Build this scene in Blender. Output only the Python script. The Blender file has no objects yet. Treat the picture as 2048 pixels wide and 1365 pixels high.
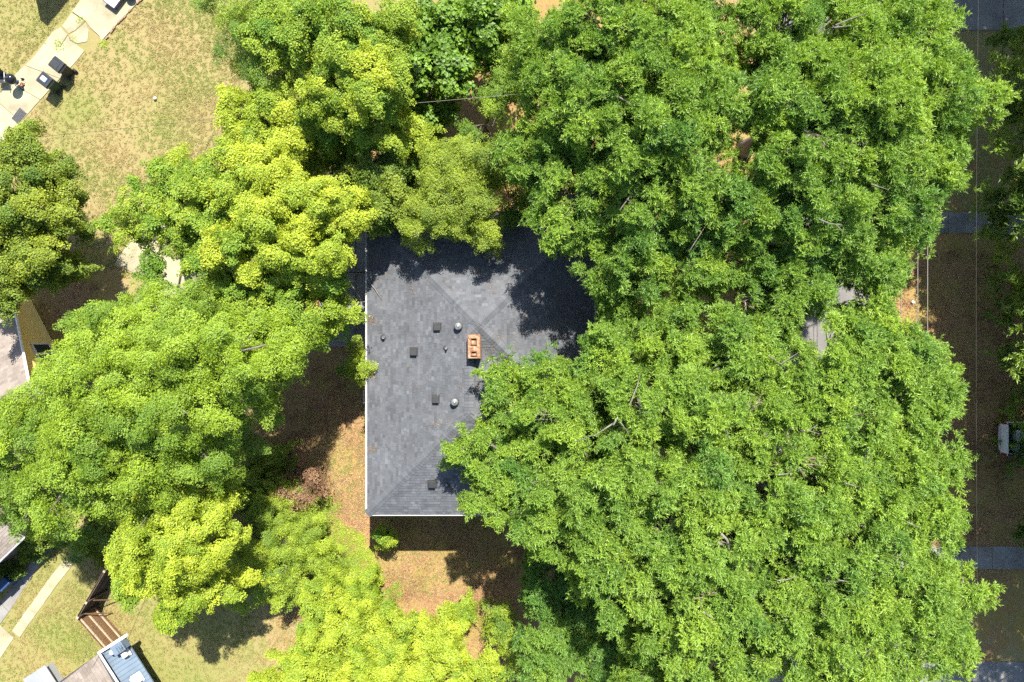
import bpy, bmesh, math, random
import numpy as np
from mathutils import Vector, Matrix

# ------------------------------------------------------------------ scene, camera, light
S = bpy.context.scene
C = S.collection
H = 37.4                      # drone height above the ground, metres
F = 1365.0                    # focal length in pixels of a 2048 wide picture
cam = bpy.data.cameras.new('camera')
cam.sensor_width = 36.0
cam.lens = 36.0 * F / 2048.0
cam.clip_start = 0.1
cam.clip_end = 2000
co = bpy.data.objects.new('camera', cam)
C.objects.link(co)
co.location = (0, 0, H)
co.rotation_euler = (0, 0, 0)
S.camera = co

W = bpy.data.worlds.new('World')
S.world = W
W.use_nodes = True
wn = W.node_tree.nodes
wn.clear()
sky = wn.new('ShaderNodeTexSky')
sky.sky_type = 'NISHITA'
sky.sun_disc = False
SUN_EL, SUN_AZ = math.radians(56.0), math.radians(14.3)
sky.sun_elevation = SUN_EL
sky.sun_rotation = SUN_AZ
bg = wn.new('ShaderNodeBackground')
bg.inputs['Strength'].default_value = 0.095
wo = wn.new('ShaderNodeOutputWorld')
W.node_tree.links.new(sky.outputs[0], bg.inputs[0])
W.node_tree.links.new(bg.outputs[0], wo.inputs[0])

sl = bpy.data.lights.new('sun', 'SUN')
sl.energy = 5.0
sl.angle = math.radians(0.53)
sl.color = (1.0, 0.95, 0.86)
so = bpy.data.objects.new('sun', sl)
C.objects.link(so)
sd = Vector((math.cos(SUN_EL) * math.sin(SUN_AZ), math.cos(SUN_EL) * math.cos(SUN_AZ), math.sin(SUN_EL)))
so.rotation_euler = (-sd).to_track_quat('-Z', 'Y').to_euler()
so.location = sd * 80

S.view_settings.view_transform = 'Standard'
S.view_settings.look = 'None'
S.view_settings.exposure = 1.55
S.view_settings.gamma = 1.0
S.view_settings.use_curve_mapping = False
S.render.engine = 'CYCLES'
S.cycles.max_bounces = 7
S.cycles.diffuse_bounces = 5
S.cycles.glossy_bounces = 2
S.cycles.transmission_bounces = 4
S.cycles.transparent_max_bounces = 4
S.cycles.caustics_reflective = False
S.cycles.caustics_refractive = False
S.cycles.use_denoising = False
S.cycles.use_adaptive_sampling = True
S.cycles.adaptive_threshold = 0.02
S.cycles.pixel_filter_type = 'BLACKMAN_HARRIS'
S.cycles.filter_width = 1.5

R = random.Random(11)
NR = np.random.default_rng(5)


def P(px, py, z=0.0):
    """photograph pixel + real height -> place in the world"""
    k = (H - z) / F
    return ((px - 1024.0) * k, (682.5 - py) * k, z)


# ------------------------------------------------------------------ materials
def mat(name, col, rough=0.8, var=0.0, scale=3.0, col2=None, fine=0.0, fscale=40.0, bump=0.0, bscale=60.0,
        attr=None, metallic=0.0, spec=0.3):
    m = bpy.data.materials.new(name)
    m.use_nodes = True
    nt = m.node_tree
    n, l = nt.nodes, nt.links
    b = n['Principled BSDF']
    b.inputs['Roughness'].default_value = rough
    b.inputs['Metallic'].default_value = metallic
    b.inputs['Specular IOR Level'].default_value = spec
    c4 = (*col, 1)
    tc = n.new('ShaderNodeTexCoord')
    out = None
    if attr or col2:
        mx = n.new('ShaderNodeMix')
        mx.data_type = 'RGBA'
        mx.inputs[6].default_value = c4
        mx.inputs[7].default_value = (*(col2 or [c * 0.6 for c in col]), 1)
        if attr:
            a = n.new('ShaderNodeAttribute')
            a.attribute_name = attr
            l.new(a.outputs['Fac'], mx.inputs[0])
        else:
            t = n.new('ShaderNodeTexNoise')
            t.inputs['Scale'].default_value = scale
            t.inputs['Detail'].default_value = 6
            l.new(tc.outputs['Object'], t.inputs['Vector'])
            r = n.new('ShaderNodeMapRange')
            r.inputs[1].default_value = 0.38
            r.inputs[2].default_value = 0.62
            l.new(t.outputs[0], r.inputs[0])
            l.new(r.outputs[0], mx.inputs[0])
        out = mx.outputs[2]
    for amt, sc, off in ((var, scale * 1.7, 7.3), (fine, fscale, 1.1)):
        if amt <= 0:
            continue
        t = n.new('ShaderNodeTexNoise')
        t.inputs['Scale'].default_value = sc
        t.inputs['Detail'].default_value = 5
        l.new(tc.outputs['Object'], t.inputs['Vector'])
        r = n.new('ShaderNodeMapRange')
        r.inputs[1].default_value = 0.3
        r.inputs[2].default_value = 0.7
        r.inputs[3].default_value = 1 - amt
        r.inputs[4].default_value = 1 + amt
        l.new(t.outputs[0], r.inputs[0])
        mu = n.new('ShaderNodeMix')
        mu.data_type = 'RGBA'
        mu.blend_type = 'MULTIPLY'
        mu.inputs[0].default_value = 1
        if out:
            l.new(out, mu.inputs[6])
        else:
            mu.inputs[6].default_value = c4
        l.new(r.outputs[0], mu.inputs[7])
        out = mu.outputs[2]
    if out:
        l.new(out, b.inputs['Base Color'])
    else:
        b.inputs['Base Color'].default_value = c4
    if bump > 0:
        t = n.new('ShaderNodeTexNoise')
        t.inputs['Scale'].default_value = bscale
        t.inputs['Detail'].default_value = 4
        l.new(tc.outputs['Object'], t.inputs['Vector'])
        bp = n.new('ShaderNodeBump')
        bp.inputs['Strength'].default_value = bump
        bp.inputs['Distance'].default_value = 0.02
        l.new(t.outputs[0], bp.inputs['Height'])
        l.new(bp.outputs[0], b.inputs['Normal'])
    return m


def leaf_mat(name, a, b, trans=0.35, rough=0.5, gl=0.03):
    """leaf: colour a -> b by the sprig's own tint, part of the light passes through the blade"""
    m = bpy.data.materials.new(name)
    m.use_nodes = True
    nt = m.node_tree
    n, l = nt.nodes, nt.links
    n.clear()
    o = n.new('ShaderNodeOutputMaterial')
    at = n.new('ShaderNodeAttribute')
    at.attribute_type = 'INSTANCER'
    at.attribute_name = 'tint'
    mx = n.new('ShaderNodeMix')
    mx.data_type = 'RGBA'
    mx.clamp_factor = True
    mx.inputs[6].default_value = (*a, 1)
    mx.inputs[7].default_value = (*b, 1)
    l.new(at.outputs['Fac'], mx.inputs[0])
    lf = n.new('ShaderNodeAttribute')
    lf.attribute_name = 'leaf'
    mu = n.new('ShaderNodeMix')
    mu.data_type = 'RGBA'
    mu.blend_type = 'MULTIPLY'
    mu.inputs[0].default_value = 1
    l.new(mx.outputs[2], mu.inputs[6])
    mr = n.new('ShaderNodeMapRange')
    mr.inputs[3].default_value = 0.7
    mr.inputs[4].default_value = 1.3
    l.new(lf.outputs['Fac'], mr.inputs[0])
    l.new(mr.outputs[0], mu.inputs[7])
    d = n.new('ShaderNodeBsdfDiffuse')
    t = n.new('ShaderNodeBsdfTranslucent')
    ty = n.new('ShaderNodeMix')
    ty.data_type = 'RGBA'
    ty.blend_type = 'MULTIPLY'
    ty.inputs[0].default_value = 1
    ty.inputs[7].default_value = (1.15, 1.15, 0.5, 1)
    l.new(mu.outputs[2], ty.inputs[6])
    l.new(mu.outputs[2], d.inputs[0])
    l.new(ty.outputs[2], t.inputs[0])
    ms = n.new('ShaderNodeMixShader')
    ms.inputs[0].default_value = trans
    l.new(d.outputs[0], ms.inputs[1])
    l.new(t.outputs[0], ms.inputs[2])
    g = n.new('ShaderNodeBsdfGlossy')
    g.inputs['Roughness'].default_value = rough
    g.inputs[0].default_value = (1, 1, 1, 1)
    m2 = n.new('ShaderNodeMixShader')
    m2.inputs[0].default_value = gl
    l.new(ms.outputs[0], m2.inputs[1])
    l.new(g.outputs[0], m2.inputs[2])
    l.new(m2.outputs[0], o.inputs[0])
    return m


M = {}
M['shingle'] = mat('shingle_charcoal', (0.060, 0.064, 0.071), 0.9, 0.14, 0.45, (0.108, 0.114, 0.124), 0.25, 55, 0.5, 120, attr='tab')
M['deck'] = mat('roof_underlay', (0.04, 0.0416, 0.0464), 0.95, 0.1)
M['tan_shingle'] = mat('shingle_tan', (0.15, 0.125, 0.105), 0.9, 0.14, 0.5, (0.235, 0.20, 0.175), 0.25, 50, 0.4, 120, attr='tab')
M['white'] = mat('white_paint', (0.5616, 0.5538, 0.5304), 0.5, 0.08, 2.0)
M['brick'] = mat('brick_red', (0.168, 0.0595, 0.035), 0.9, 0.25, 3.0, (0.231, 0.105, 0.063), 0.25, 30, 0.4, 80)
M['brick_pale'] = mat('brick_faded', (0.21, 0.112, 0.077), 0.9, 0.25, 3.0, (0.266, 0.189, 0.14), 0.25, 30, 0.4, 80)
M['chimney_brick'] = mat('brick_orange', (0.1716, 0.0676, 0.0338), 0.9, 0.25, 6.0, (0.2184, 0.104, 0.0572), 0.2, 40, 0.4, 90)
M['mortar_wash'] = mat('mortar_wash', (0.30, 0.205, 0.125), 0.95, 0.25, 7.0, (0.16, 0.078, 0.042), 0.3, 35, 0.6, 60)
M['flue'] = mat('clay_flue', (0.15, 0.06, 0.035), 0.9, 0.2, 5)
M['flue_black'] = mat('flue_black', (0.012, 0.011, 0.01), 0.95)
M['vent_dark'] = mat('vent_metal_dark', (0.04, 0.04, 0.04), 0.6, 0.15, 6.0)
M['galv'] = mat('galvanised_metal', (0.36, 0.37, 0.37), 0.38, 0.15, 9.0, metallic=0.7)
M['rubber'] = mat('black_rubber', (0.02, 0.02, 0.02), 0.7)
M['concrete'] = mat('concrete_pale', (0.3108, 0.2849, 0.1813), 0.95, 0.16, 0.8, (0.2294, 0.2035, 0.1369), 0.16, 25, 0.25, 60)
M['concrete_grey'] = mat('concrete_grey', (0.192, 0.188, 0.18), 0.95, 0.14, 0.7, (0.14, 0.136, 0.128), 0.15, 22, 0.3, 50)
M['asphalt'] = mat('asphalt_worn', (0.1387, 0.1312, 0.126), 0.95, 0.1, 0.4, (0.1125, 0.1072, 0.1035), 0.2, 40, 0.4, 80)
M['bark'] = mat('bark_grey', (0.1125, 0.0975, 0.07875), 0.95, 0.25, 3.0, (0.1725, 0.1537, 0.1312), 0.3, 18, 0.7, 30)
M['bark_dark'] = mat('bark_brown', (0.08, 0.064, 0.048), 0.95, 0.25, 3.0, (0.136, 0.112, 0.088), 0.3, 18, 0.7, 30)
M['dead'] = mat('dead_wood', (0.24, 0.2, 0.168), 0.95, 0.2, 3.0, (0.184, 0.12, 0.084), 0.2, 12)
M['bin'] = mat('bin_plastic', (0.028, 0.03, 0.034), 0.45, 0.15, 5.0)
M['bin_green'] = mat('bin_green_plastic', (0.012, 0.04, 0.032), 0.45, 0.15, 5.0)
M['label'] = mat('paper_label', (0.465, 0.465, 0.45), 0.6, 0.1, 20, (0.375, 0.4125, 0.45))
M['blue'] = mat('blue_print', (0.1, 0.22, 0.45), 0.5)
M['enamel'] = mat('black_enamel', (0.012, 0.012, 0.014), 0.12)
M['chrome'] = mat('steel', (0.55, 0.55, 0.56), 0.2, metallic=1.0)
M['mat'] = mat('door_mat', (0.06, 0.06, 0.065), 0.95, 0.3, 14, (0.09, 0.09, 0.095), 0.3, 60)
M['yellow_wall'] = mat('yellow_siding', (0.684, 0.5035, 0.1805), 0.75, 0.06, 1.0)
M['glass'] = mat('window_glass', (0.02, 0.03, 0.03), 0.05, spec=0.6)
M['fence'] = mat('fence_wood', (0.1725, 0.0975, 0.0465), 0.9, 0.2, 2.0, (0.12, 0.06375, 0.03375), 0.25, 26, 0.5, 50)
M['fence_dark'] = mat('fence_wood_shaded', (0.068, 0.048, 0.036), 0.9, 0.2, 2.0, (0.096, 0.068, 0.048), 0.25, 26, 0.5, 50)  # dark copy of the fence wood; one run's shade sits in this colour
M['rail'] = mat('rail_wood', (0.33, 0.255, 0.1725), 0.9, 0.15, 3.0)
M['blue_metal'] = mat('blue_grey_metal', (0.1332, 0.1764, 0.2232), 0.4, 0.08, 1.0, (0.1152, 0.1512, 0.1944), metallic=0.15)
M['grey_roof'] = mat('grey_metal', (0.2475, 0.2625, 0.285), 0.45, 0.08, 1.0)
M['silver'] = mat('silver_paint', (0.55, 0.58, 0.60), 0.35, 0.05, 1.0)
M['red'] = mat('red_lens', (0.16, 0.02, 0.015), 0.2)
M['bluebin'] = mat('blue_plastic', (0.02, 0.05, 0.13), 0.45, 0.1, 4.0)
M['purple'] = mat('dark_purple_frame', (0.07, 0.045, 0.10), 0.4)
M['wire'] = mat('cable', (0.055, 0.052, 0.05), 0.6)
M['wire_pale'] = mat('cable_pale', (0.21, 0.198, 0.18), 0.5, metallic=0.2)
M['pole'] = mat('pole_wood', (0.15, 0.1237, 0.0975), 0.95, 0.2, 3.0, (0.21, 0.18, 0.15), 0.2, 20)
M['tan_wall'] = mat('tan_siding', (0.255, 0.2025, 0.15), 0.8, 0.08, 1.0)
M['teal'] = mat('pale_teal_metal', (0.21, 0.2775, 0.2625), 0.5, 0.25, 6.0, (0.075, 0.15, 0.15))
M['redbox'] = mat('red_plastic', (0.22, 0.02, 0.02), 0.5)


# ------------------------------------------------------------------ mesh helpers
class MB:
    def __init__(s):
        s.v, s.f, s.a = [], [], []

    def add(s, vs, fs, a=0.0):
        o = len(s.v)
        s.v += [tuple(v) for v in vs]
        s.f += [tuple(i + o for i in f) for f in fs]
        s.a += [a] * len(fs)

    def box(s, c, d, rz=0.0, a=0.0, tilt=None):
        x, y, z = d[0] / 2, d[1] / 2, d[2] / 2
        m = Matrix.Translation(c) @ Matrix.Rotation(rz, 4, 'Z')
        if tilt:
            m = m @ tilt
        vs = [m @ Vector(p) for p in ((-x, -y, -z), (x, -y, -z), (x, y, -z), (-x, y, -z), (-x, -y, z), (x, -y, z), (x, y, z), (-x, y, z))]
        s.add(vs, [(0, 3, 2, 1), (4, 5, 6, 7), (0, 1, 5, 4), (1, 2, 6, 5), (2, 3, 7, 6), (3, 0, 4, 7)], a)
        return s

    def prism(s, poly, z0, z1, a=0.0):
        n = len(poly)
        area = sum(poly[i][0] * poly[(i + 1) % n][1] - poly[(i + 1) % n][0] * poly[i][1] for i in range(n))
        if area < 0:
            poly = poly[::-1]
        vs = [(p[0], p[1], z0) for p in poly] + [(p[0], p[1], z1) for p in poly]
        fs = [tuple(range(n - 1, -1, -1)), tuple(range(n, 2 * n))]
        fs += [(i, (i + 1) % n, n + (i + 1) % n, n + i) for i in range(n)]
        s.add(vs, fs, a)
        return s

    def slab3(s, pts, t, a=0.0):
        """planar polygon in space thickened downward by t"""
        n = len(pts)
        nrm = sum(((Vector(pts[i]) - Vector(pts[0])).cross(Vector(pts[i + 1]) - Vector(pts[0])) for i in range(1, n - 1)), Vector())
        if nrm.z < 0:
            pts = pts[::-1]
        vs = [(p[0], p[1], p[2] - t) for p in pts] + [tuple(p) for p in pts]
        fs = [tuple(range(n - 1, -1, -1)), tuple(range(n, 2 * n))]
        fs += [(i, (i + 1) % n, n + (i + 1) % n, n + i) for i in range(n)]
        s.add(vs, fs, a)
        return s

    def tube(s, pts, rad, sides=6, cap=True, a=0.0):
        pts = [Vector(p) for p in pts]
        if not hasattr(rad, '__len__'):
            rad = [rad] * len(pts)
        rings = []
        for i, p in enumerate(pts):
            d = (pts[min(i + 1, len(pts) - 1)] - pts[max(i - 1, 0)])
            if d.length < 1e-6:
                d = Vector((0, 0, 1))
            d.normalize()
            u = d.cross(Vector((0.31, 0.17, 0.93)) if abs(d.z) < 0.9 else Vector((1, 0.1, 0)))
            u.normalize()
            w = d.cross(u)
            rings.append([p + (u * math.cos(2 * math.pi * k / sides) + w * math.sin(2 * math.pi * k / sides)) * rad[i] for k in range(sides)])
        vs = [v for r in rings for v in r]
        fs = []
        for i in range(len(pts) - 1):
            for k in range(sides):
                k2 = (k + 1) % sides
                fs.append((i * sides + k, i * sides + k2, (i + 1) * sides + k2, (i + 1) * sides + k))
        if cap:
            fs.append(tuple(range(sides - 1, -1, -1)))
            fs.append(tuple((len(pts) - 1) * sides + k for k in range(sides)))
        s.add(vs, fs, a)
        return s

    def lathe(s, c, prof, sides=16, a=0.0):
        vs, fs = [], []
        for r, z in prof:
            for k in range(sides):
                t = 2 * math.pi * k / sides
                vs.append((c[0] + r * math.cos(t), c[1] + r * math.sin(t), c[2] + z))
        for i in range(len(prof) - 1):
            for k in range(sides):
                k2 = (k + 1) % sides
                fs.append((i * sides + k, i * sides + k2, (i + 1) * sides + k2, (i + 1) * sides + k))
        fs.append(tuple(range(sides - 1, -1, -1)))
        fs.append(tuple((len(prof) - 1) * sides + k for k in range(sides)))
        s.add(vs, fs, a)
        return s


def obj(name, mb, m, parent=None, smooth=False, kind=None, attr=None, bevel=0.0, label=None):
    me = bpy.data.meshes.new(name)
    me.from_pydata(mb.v, [], mb.f)
    me.materials.append(m)
    if attr:
        at = me.attributes.new(attr, 'FLOAT', 'FACE')
        at.data.foreach_set('value', mb.a)
    if smooth:
        me.polygons.foreach_set('use_smooth', [True] * len(me.polygons))
    me.update()
    o = bpy.data.objects.new(name, me)
    C.objects.link(o)
    if bevel > 0:
        bv = o.modifiers.new('bevel', 'BEVEL')
        bv.width = bevel
        bv.segments = 2
        bv.limit_method = 'ANGLE'
    if parent is not None:
        hang(o, parent)
    if kind:
        o['kind'] = kind
    if label:
        o['label'] = label
    return o


def origin(o):
    v = Vector()
    while o is not None:
        v += o.location
        o = o.parent
    return v


def hang(o, parent):
    """o was modelled in world coordinates; keep it there under its parent"""
    o.parent = parent
    o.location = o.location - origin(parent)


def tag(o, label, cat, group=None):
    o['label'] = label
    o['category'] = cat
    if group:
        o['group'] = group
    return o


def thing(name, label, cat, loc, group=None):
    o = bpy.data.objects.new(name, None)
    o.empty_display_size = 0.3
    C.objects.link(o)
    o.location = Vector(loc)
    return tag(o, label, cat, group)


def structure(name, mb, m, parent=None, **k):
    return obj(name, mb, m, parent, kind='structure', **k)


# ------------------------------------------------------------------ ground
LITTER = [  # (px, py, radius px, strength): brown leaf litter and bare soil
    (700, 900, 150, 1), (640, 820, 120, 1), (680, 1010, 130, .8), (700, 1100, 130, .8), (830, 1130, 130, .9), (880, 1190, 140, 1), (960, 1150, 150, .8),
    (950, 1260, 130, 1), (640, 1060, 120, .8), (1000, 120, 200, 1), (860, 250, 160, 1), (850, 330, 160, 1), (700, 540, 120, .8), (1150, 1250, 200, 1),
    (120, 600, 90, 1), (180, 560, 70, .8), (620, 1290, 120, .4), (560, 960, 120, .8), (480, 1080, 100, .6),
    (1200, 500, 500, .9), (1300, 1000, 450, .9), (1930, 700, 260, .85), (1930, 300, 150, .35), (1980, 1000, 220, .7), (1960, 1200, 160, .6), (1850, 600, 200, .9)]
GREEN = [(30, 1230, 150, .8), (120, 1290, 120, .6), (330, 1290, 140, .9), (60, 60, 90, .5), (150, 230, 60, .5), (420, 60, 120, .2), (300, 200, 130, .2), (1990, 330, 150, .6),
         (1960, 1080, 150, .5), (60, 1130, 80, 1), (640, 1040, 60, .5), (860, 1060, 120, .5)]


def fields(X, Y, rows):
    out = np.zeros_like(X)
    for px, py, r, st in rows:
        cx, cy, _ = P(px, py)
        rr = r / 36.5
        d = np.sqrt((X - cx) ** 2 + (Y - cy) ** 2) / rr
        out = np.maximum(out, st * np.clip(1.5 - d * 1.0, 0, 1))
    return out


def axis(lim, st, far):
    a = list(np.arange(-lim, lim + 1e-6, st))
    return np.array([-f for f in far[::-1]] + a + far)


gx = axis(34, 0.5, [40, 60, 120, 300, 900])
gy = axis(26, 0.5, [34, 60, 120, 300, 900])
GX, GY = np.meshgrid(gx, gy)
GZ = np.zeros_like(GX)
me = bpy.data.meshes.new('ground')
nx, ny = len(gx), len(gy)
idx = np.arange(nx * ny).reshape(ny, nx)
fq = np.stack([idx[:-1, :-1], idx[:-1, 1:], idx[1:, 1:], idx[1:, :-1]], -1).reshape(-1, 4)
me.from_pydata(np.stack([GX, GY, GZ], -1).reshape(-1, 3).tolist(), [], fq.tolist())
for nm, rows in (('litter', LITTER), ('green', GREEN)):
    at = me.attributes.new(nm, 'FLOAT', 'POINT')
    at.data.foreach_set('value', fields(GX, GY, rows).reshape(-1).astype(np.float32))


def ground_mat():
    m = bpy.data.materials.new('lawn_and_litter')
    m.use_nodes = True
    nt = m.node_tree
    n, l = nt.nodes, nt.links
    b = n['Principled BSDF']
    b.inputs['Roughness'].default_value = 0.95
    b.inputs['Specular IOR Level'].default_value = 0.1
    g = n.new('ShaderNodeNewGeometry')

    def noise(sc, det=6, rough=0.6):
        t = n.new('ShaderNodeTexNoise')
        t.inputs['Scale'].default_value = sc
        t.inputs['Detail'].default_value = det
        t.inputs['Roughness'].default_value = rough
        l.new(g.outputs['Position'], t.inputs['Vector'])
        return t.outputs[0]

    def rng(x, a, b_, c=0, d=1):
        r = n.new('ShaderNodeMapRange')
        for i, v in ((1, a), (2, b_), (3, c), (4, d)):
            r.inputs[i].default_value = v
        l.new(x, r.inputs[0])
        return r.outputs[0]

    def mix(f, a, b_, mode='MIX'):
        x = n.new('ShaderNodeMix')
        x.data_type = 'RGBA'
        x.blend_type = mode
        for i, v in ((0, f), (6, a), (7, b_)):
            if isinstance(v, (int, float)):
                x.inputs[i].default_value = v
            elif isinstance(v, tuple):
                x.inputs[i].default_value = (*v, 1)
            else:
                l.new(v, x.inputs[i])
        return x.outputs[2]

    def math_(op, a, b_):
        x = n.new('ShaderNodeMath')
        x.operation = op
        for i, v in ((0, a), (1, b_)):
            if isinstance(v, (int, float)):
                x.inputs[i].default_value = v
            else:
                l.new(v, x.inputs[i])
        return x.outputs[0]

    def attr(nm):
        a = n.new('ShaderNodeAttribute')
        a.attribute_name = nm
        return a.outputs['Fac']
    dry = mix(rng(noise(9, 8, .75), .35, .65), (0.225, 0.17, 0.082), (0.28, 0.215, 0.108))
    grn = mix(rng(noise(14, 8, .75), .35, .65), (0.145, 0.155, 0.045), (0.205, 0.205, 0.065))
    gm = math_('ADD', rng(noise(0.35, 5), .3, .7, -.25, .45), math_('MULTIPLY', attr('green'), .6))
    gm = math_('ADD', gm, rng(noise(5.5, 8, .7), .3, .7, -.25, .6))
    lawn = mix(rng(gm, 0.0, 1.0), dry, grn)
    lit = mix(rng(noise(7, 8, .75), .35, .65), (0.165, 0.095, 0.045), (0.325, 0.205, 0.095))
    lit = mix(rng(noise(0.55, 6), .42, .6), lit, (0.235, 0.18, 0.055))
    lm = math_('ADD', attr('litter'), rng(noise(1.3, 6), .3, .7, -.35, .35))
    col = mix(rng(lm, .35, .6), lawn, lit)
    col = mix(1.0, col, rng(noise(34, 4, .8), .25, .75, .62, 1.3), 'MULTIPLY')
    l.new(col, b.inputs['Base Color'])
    bp = n.new('ShaderNodeBump')
    bp.inputs['Strength'].default_value = 0.8
    bp.inputs['Distance'].default_value = 0.03
    l.new(noise(26, 5, .7), bp.inputs['Height'])
    l.new(bp.outputs[0], b.inputs['Normal'])
    return m


M['ground'] = ground_mat()
me.materials.append(M['ground'])
ground = bpy.data.objects.new('ground', me)
C.objects.link(ground)
ground['kind'] = 'structure'


def pxpoly(pts, z=0.0):
    return [P(x, y, z)[:2] for x, y in pts]


# street under the oaks, with kerbs
structure('street', MB().prism([(13.8, -60), (20.3, -60), (20.3, 60), (13.8, 60)], -0.1, 0.012), M['asphalt'])
for x0 in (13.65, 20.3):
    structure('kerb', MB().prism([(x0, -60), (x0 + .15, -60), (x0 + .15, 60), (x0, 60)], -0.1, 0.13), M['concrete_grey'])


def slabs(name, polys, m, label=None, h=0.03):
    """a walk of single concrete slabs"""
    root = bpy.data.objects.new(name, None)
    C.objects.link(root)
    root['kind'] = 'structure'
    cx = sum(p[0] for p in polys[0]) / len(polys[0])
    cy = sum(p[1] for p in polys[0]) / len(polys[0])
    root.location = (cx, cy, 0)
    for i, pl in enumerate(polys):
        mx = sum(p[0] for p in pl) / len(pl)
        my = sum(p[1] for p in pl) / len(pl)
        k = 0.988
        q = [(mx + (p[0] - mx) * k, my + (p[1] - my) * k) for p in pl]
        o = structure('slab', MB().prism(q, -0.05, h + R.uniform(-.008, .012)), m, root, bevel=0.012)
    return root


def strip(pl, pr, cuts):
    """split a ribbon between two pixel polylines into slabs"""
    def at(poly, t):
        L = [0]
        for a, b in zip(poly, poly[1:]):
            L.append(L[-1] + math.dist(a, b))
        s = t * L[-1]
        for i in range(len(poly) - 1):
            if s <= L[i + 1] + 1e-9:
                u = (s - L[i]) / (L[i + 1] - L[i])
                return (poly[i][0] + (poly[i + 1][0] - poly[i][0]) * u, poly[i][1] + (poly[i + 1][1] - poly[i][1]) * u)
        return poly[-1]
    out = []
    for a, b in zip(cuts, cuts[1:]):
        out.append(pxpoly([at(pl, a), at(pl, (a + b) / 2), at(pl, b), at(pr, b), at(pr, (a + b) / 2), at(pr, a)]))
    return out


# north-west walk with cracked slabs, patio and mats
walk = strip([(-60, 232), (0, 183), (38, 143), (72, 110), (88, 88)], [(-5, 300), (36, 252), (91, 190), (145, 133), (170, 103)], [0, .28, .5, .72, 1])
walk.append(pxpoly([(90, 86), (105, 65), (122, 55), (136, 70), (112, 108)]))
walk.append(pxpoly([(113, 108), (137, 71), (140, 82), (152, 89), (169, 102), (140, 126)]))
walk.append(pxpoly([(124, 53), (143, 26), (170, 44), (150, 62), (138, 68)]))
walk.append(pxpoly([(152, 63), (172, 46), (178, 62), (175, 84), (155, 88), (142, 81), (139, 71)]))
slabs('garden_path', walk, M['concrete'])
structure('patio', MB().prism(pxpoly([(145, 24), (172, 43), (180, 55), (200, 73), (204, 83), (212, 74), (252, 32), (292, -10), (330, -60), (215, -70)]), -0.05, 0.06), M['concrete'], bevel=0.015)
# south-west grey walk and bright stepping slabs
slabs('concrete_path', strip([(-90, 1300), (0, 1205), (45, 1150), (92, 1082), (110, 1060)], [(-60, 1330), (16, 1228), (52, 1172), (88, 1118), (122, 1075)], [0, .2, .42, .62, .82, 1]), M['concrete_grey'])
slabs('stepping_path', strip([(24, 1262), (60, 1212), (100, 1155), (135, 1112), (160, 1085)], [(40, 1275), (76, 1224), (118, 1165), (150, 1125), (184, 1095)],
                             [0, .13, .25, .37, .49, .61, .73, .86, 1]), M['concrete'])
structure('terrace', MB().prism(pxpoly([(-80, 1240), (0, 1250), (28, 1276), (0, 1318), (-60, 1390)]), -0.05, 0.035), M['concrete'], bevel=0.01)
# slab terrace behind the house
pt = []
for a in ((640, 712), (713, 745)):
    for b in ((470, 545), (546, 632), (633, 695)):
        pt.append(pxpoly([(a[0], b[0]), (a[1], b[0]), (a[1], b[1]), (a[0], b[1])]))
slabs('rear_patio', pt, M['concrete_grey'], h=0.05)
# pale hidden terrace under the maples
slabs('side_patio', [pxpoly(q) for q in ([(228, 530), (262, 478), (330, 500), (300, 560)], [(332, 500), (300, 560), (380, 610), (420, 540)], [(300, 562), (380, 612), (340, 660), (262, 610)],
                                         [(264, 476), (330, 440), (345, 470), (332, 498)])], M['concrete'])
# east side walks and drive
slabs('front_path', [[(20.9 + i * 1.5, 5.92), (22.4 + i * 1.5, 5.92), (22.4 + i * 1.5, 7.05), (20.9 + i * 1.5, 7.05)] for i in range(12)], M['concrete_grey'])
slabs('entry_path', [[(20.9 + i * 1.8, -12.5), (22.7 + i * 1.8, -12.5), (22.7 + i * 1.8, -11.25), (20.9 + i * 1.8, -11.25)] for i in range(10)], M['concrete_grey'])
slabs('north_drive', [[(20.9 + i * 3, 17.0), (23.9 + i * 3, 17.0), (23.9 + i * 3, 21.5), (20.9 + i * 3, 21.5)] for i in range(6)], M['concrete_grey'])
slabs('south_drive', [[(20.5 + i * 3, -22), (23.5 + i * 3, -22), (23.5 + i * 3, -17.55), (20.5 + i * 3, -17.55)] for i in range(6)], M['concrete_grey'])

# ------------------------------------------------------------------ shingled roofs


def clip(poly, a, b):
    """keep the part of poly left of the directed line a->b"""
    out = []
    n = len(poly)

    def side(p):
        return (b[0] - a[0]) * (p[1] - a[1]) - (b[1] - a[1]) * (p[0] - a[0])
    for i in range(n):
        p, q = poly[i], poly[(i + 1) % n]
        sp, sq = side(p), side(q)
        if sp >= 0:
            out.append(p)
        if (sp >= 0) != (sq >= 0):
            t = sp / (sp - sq)
            out.append((p[0] + (q[0] - p[0]) * t, p[1] + (q[1] - p[1]) * t))
    return out


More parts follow.
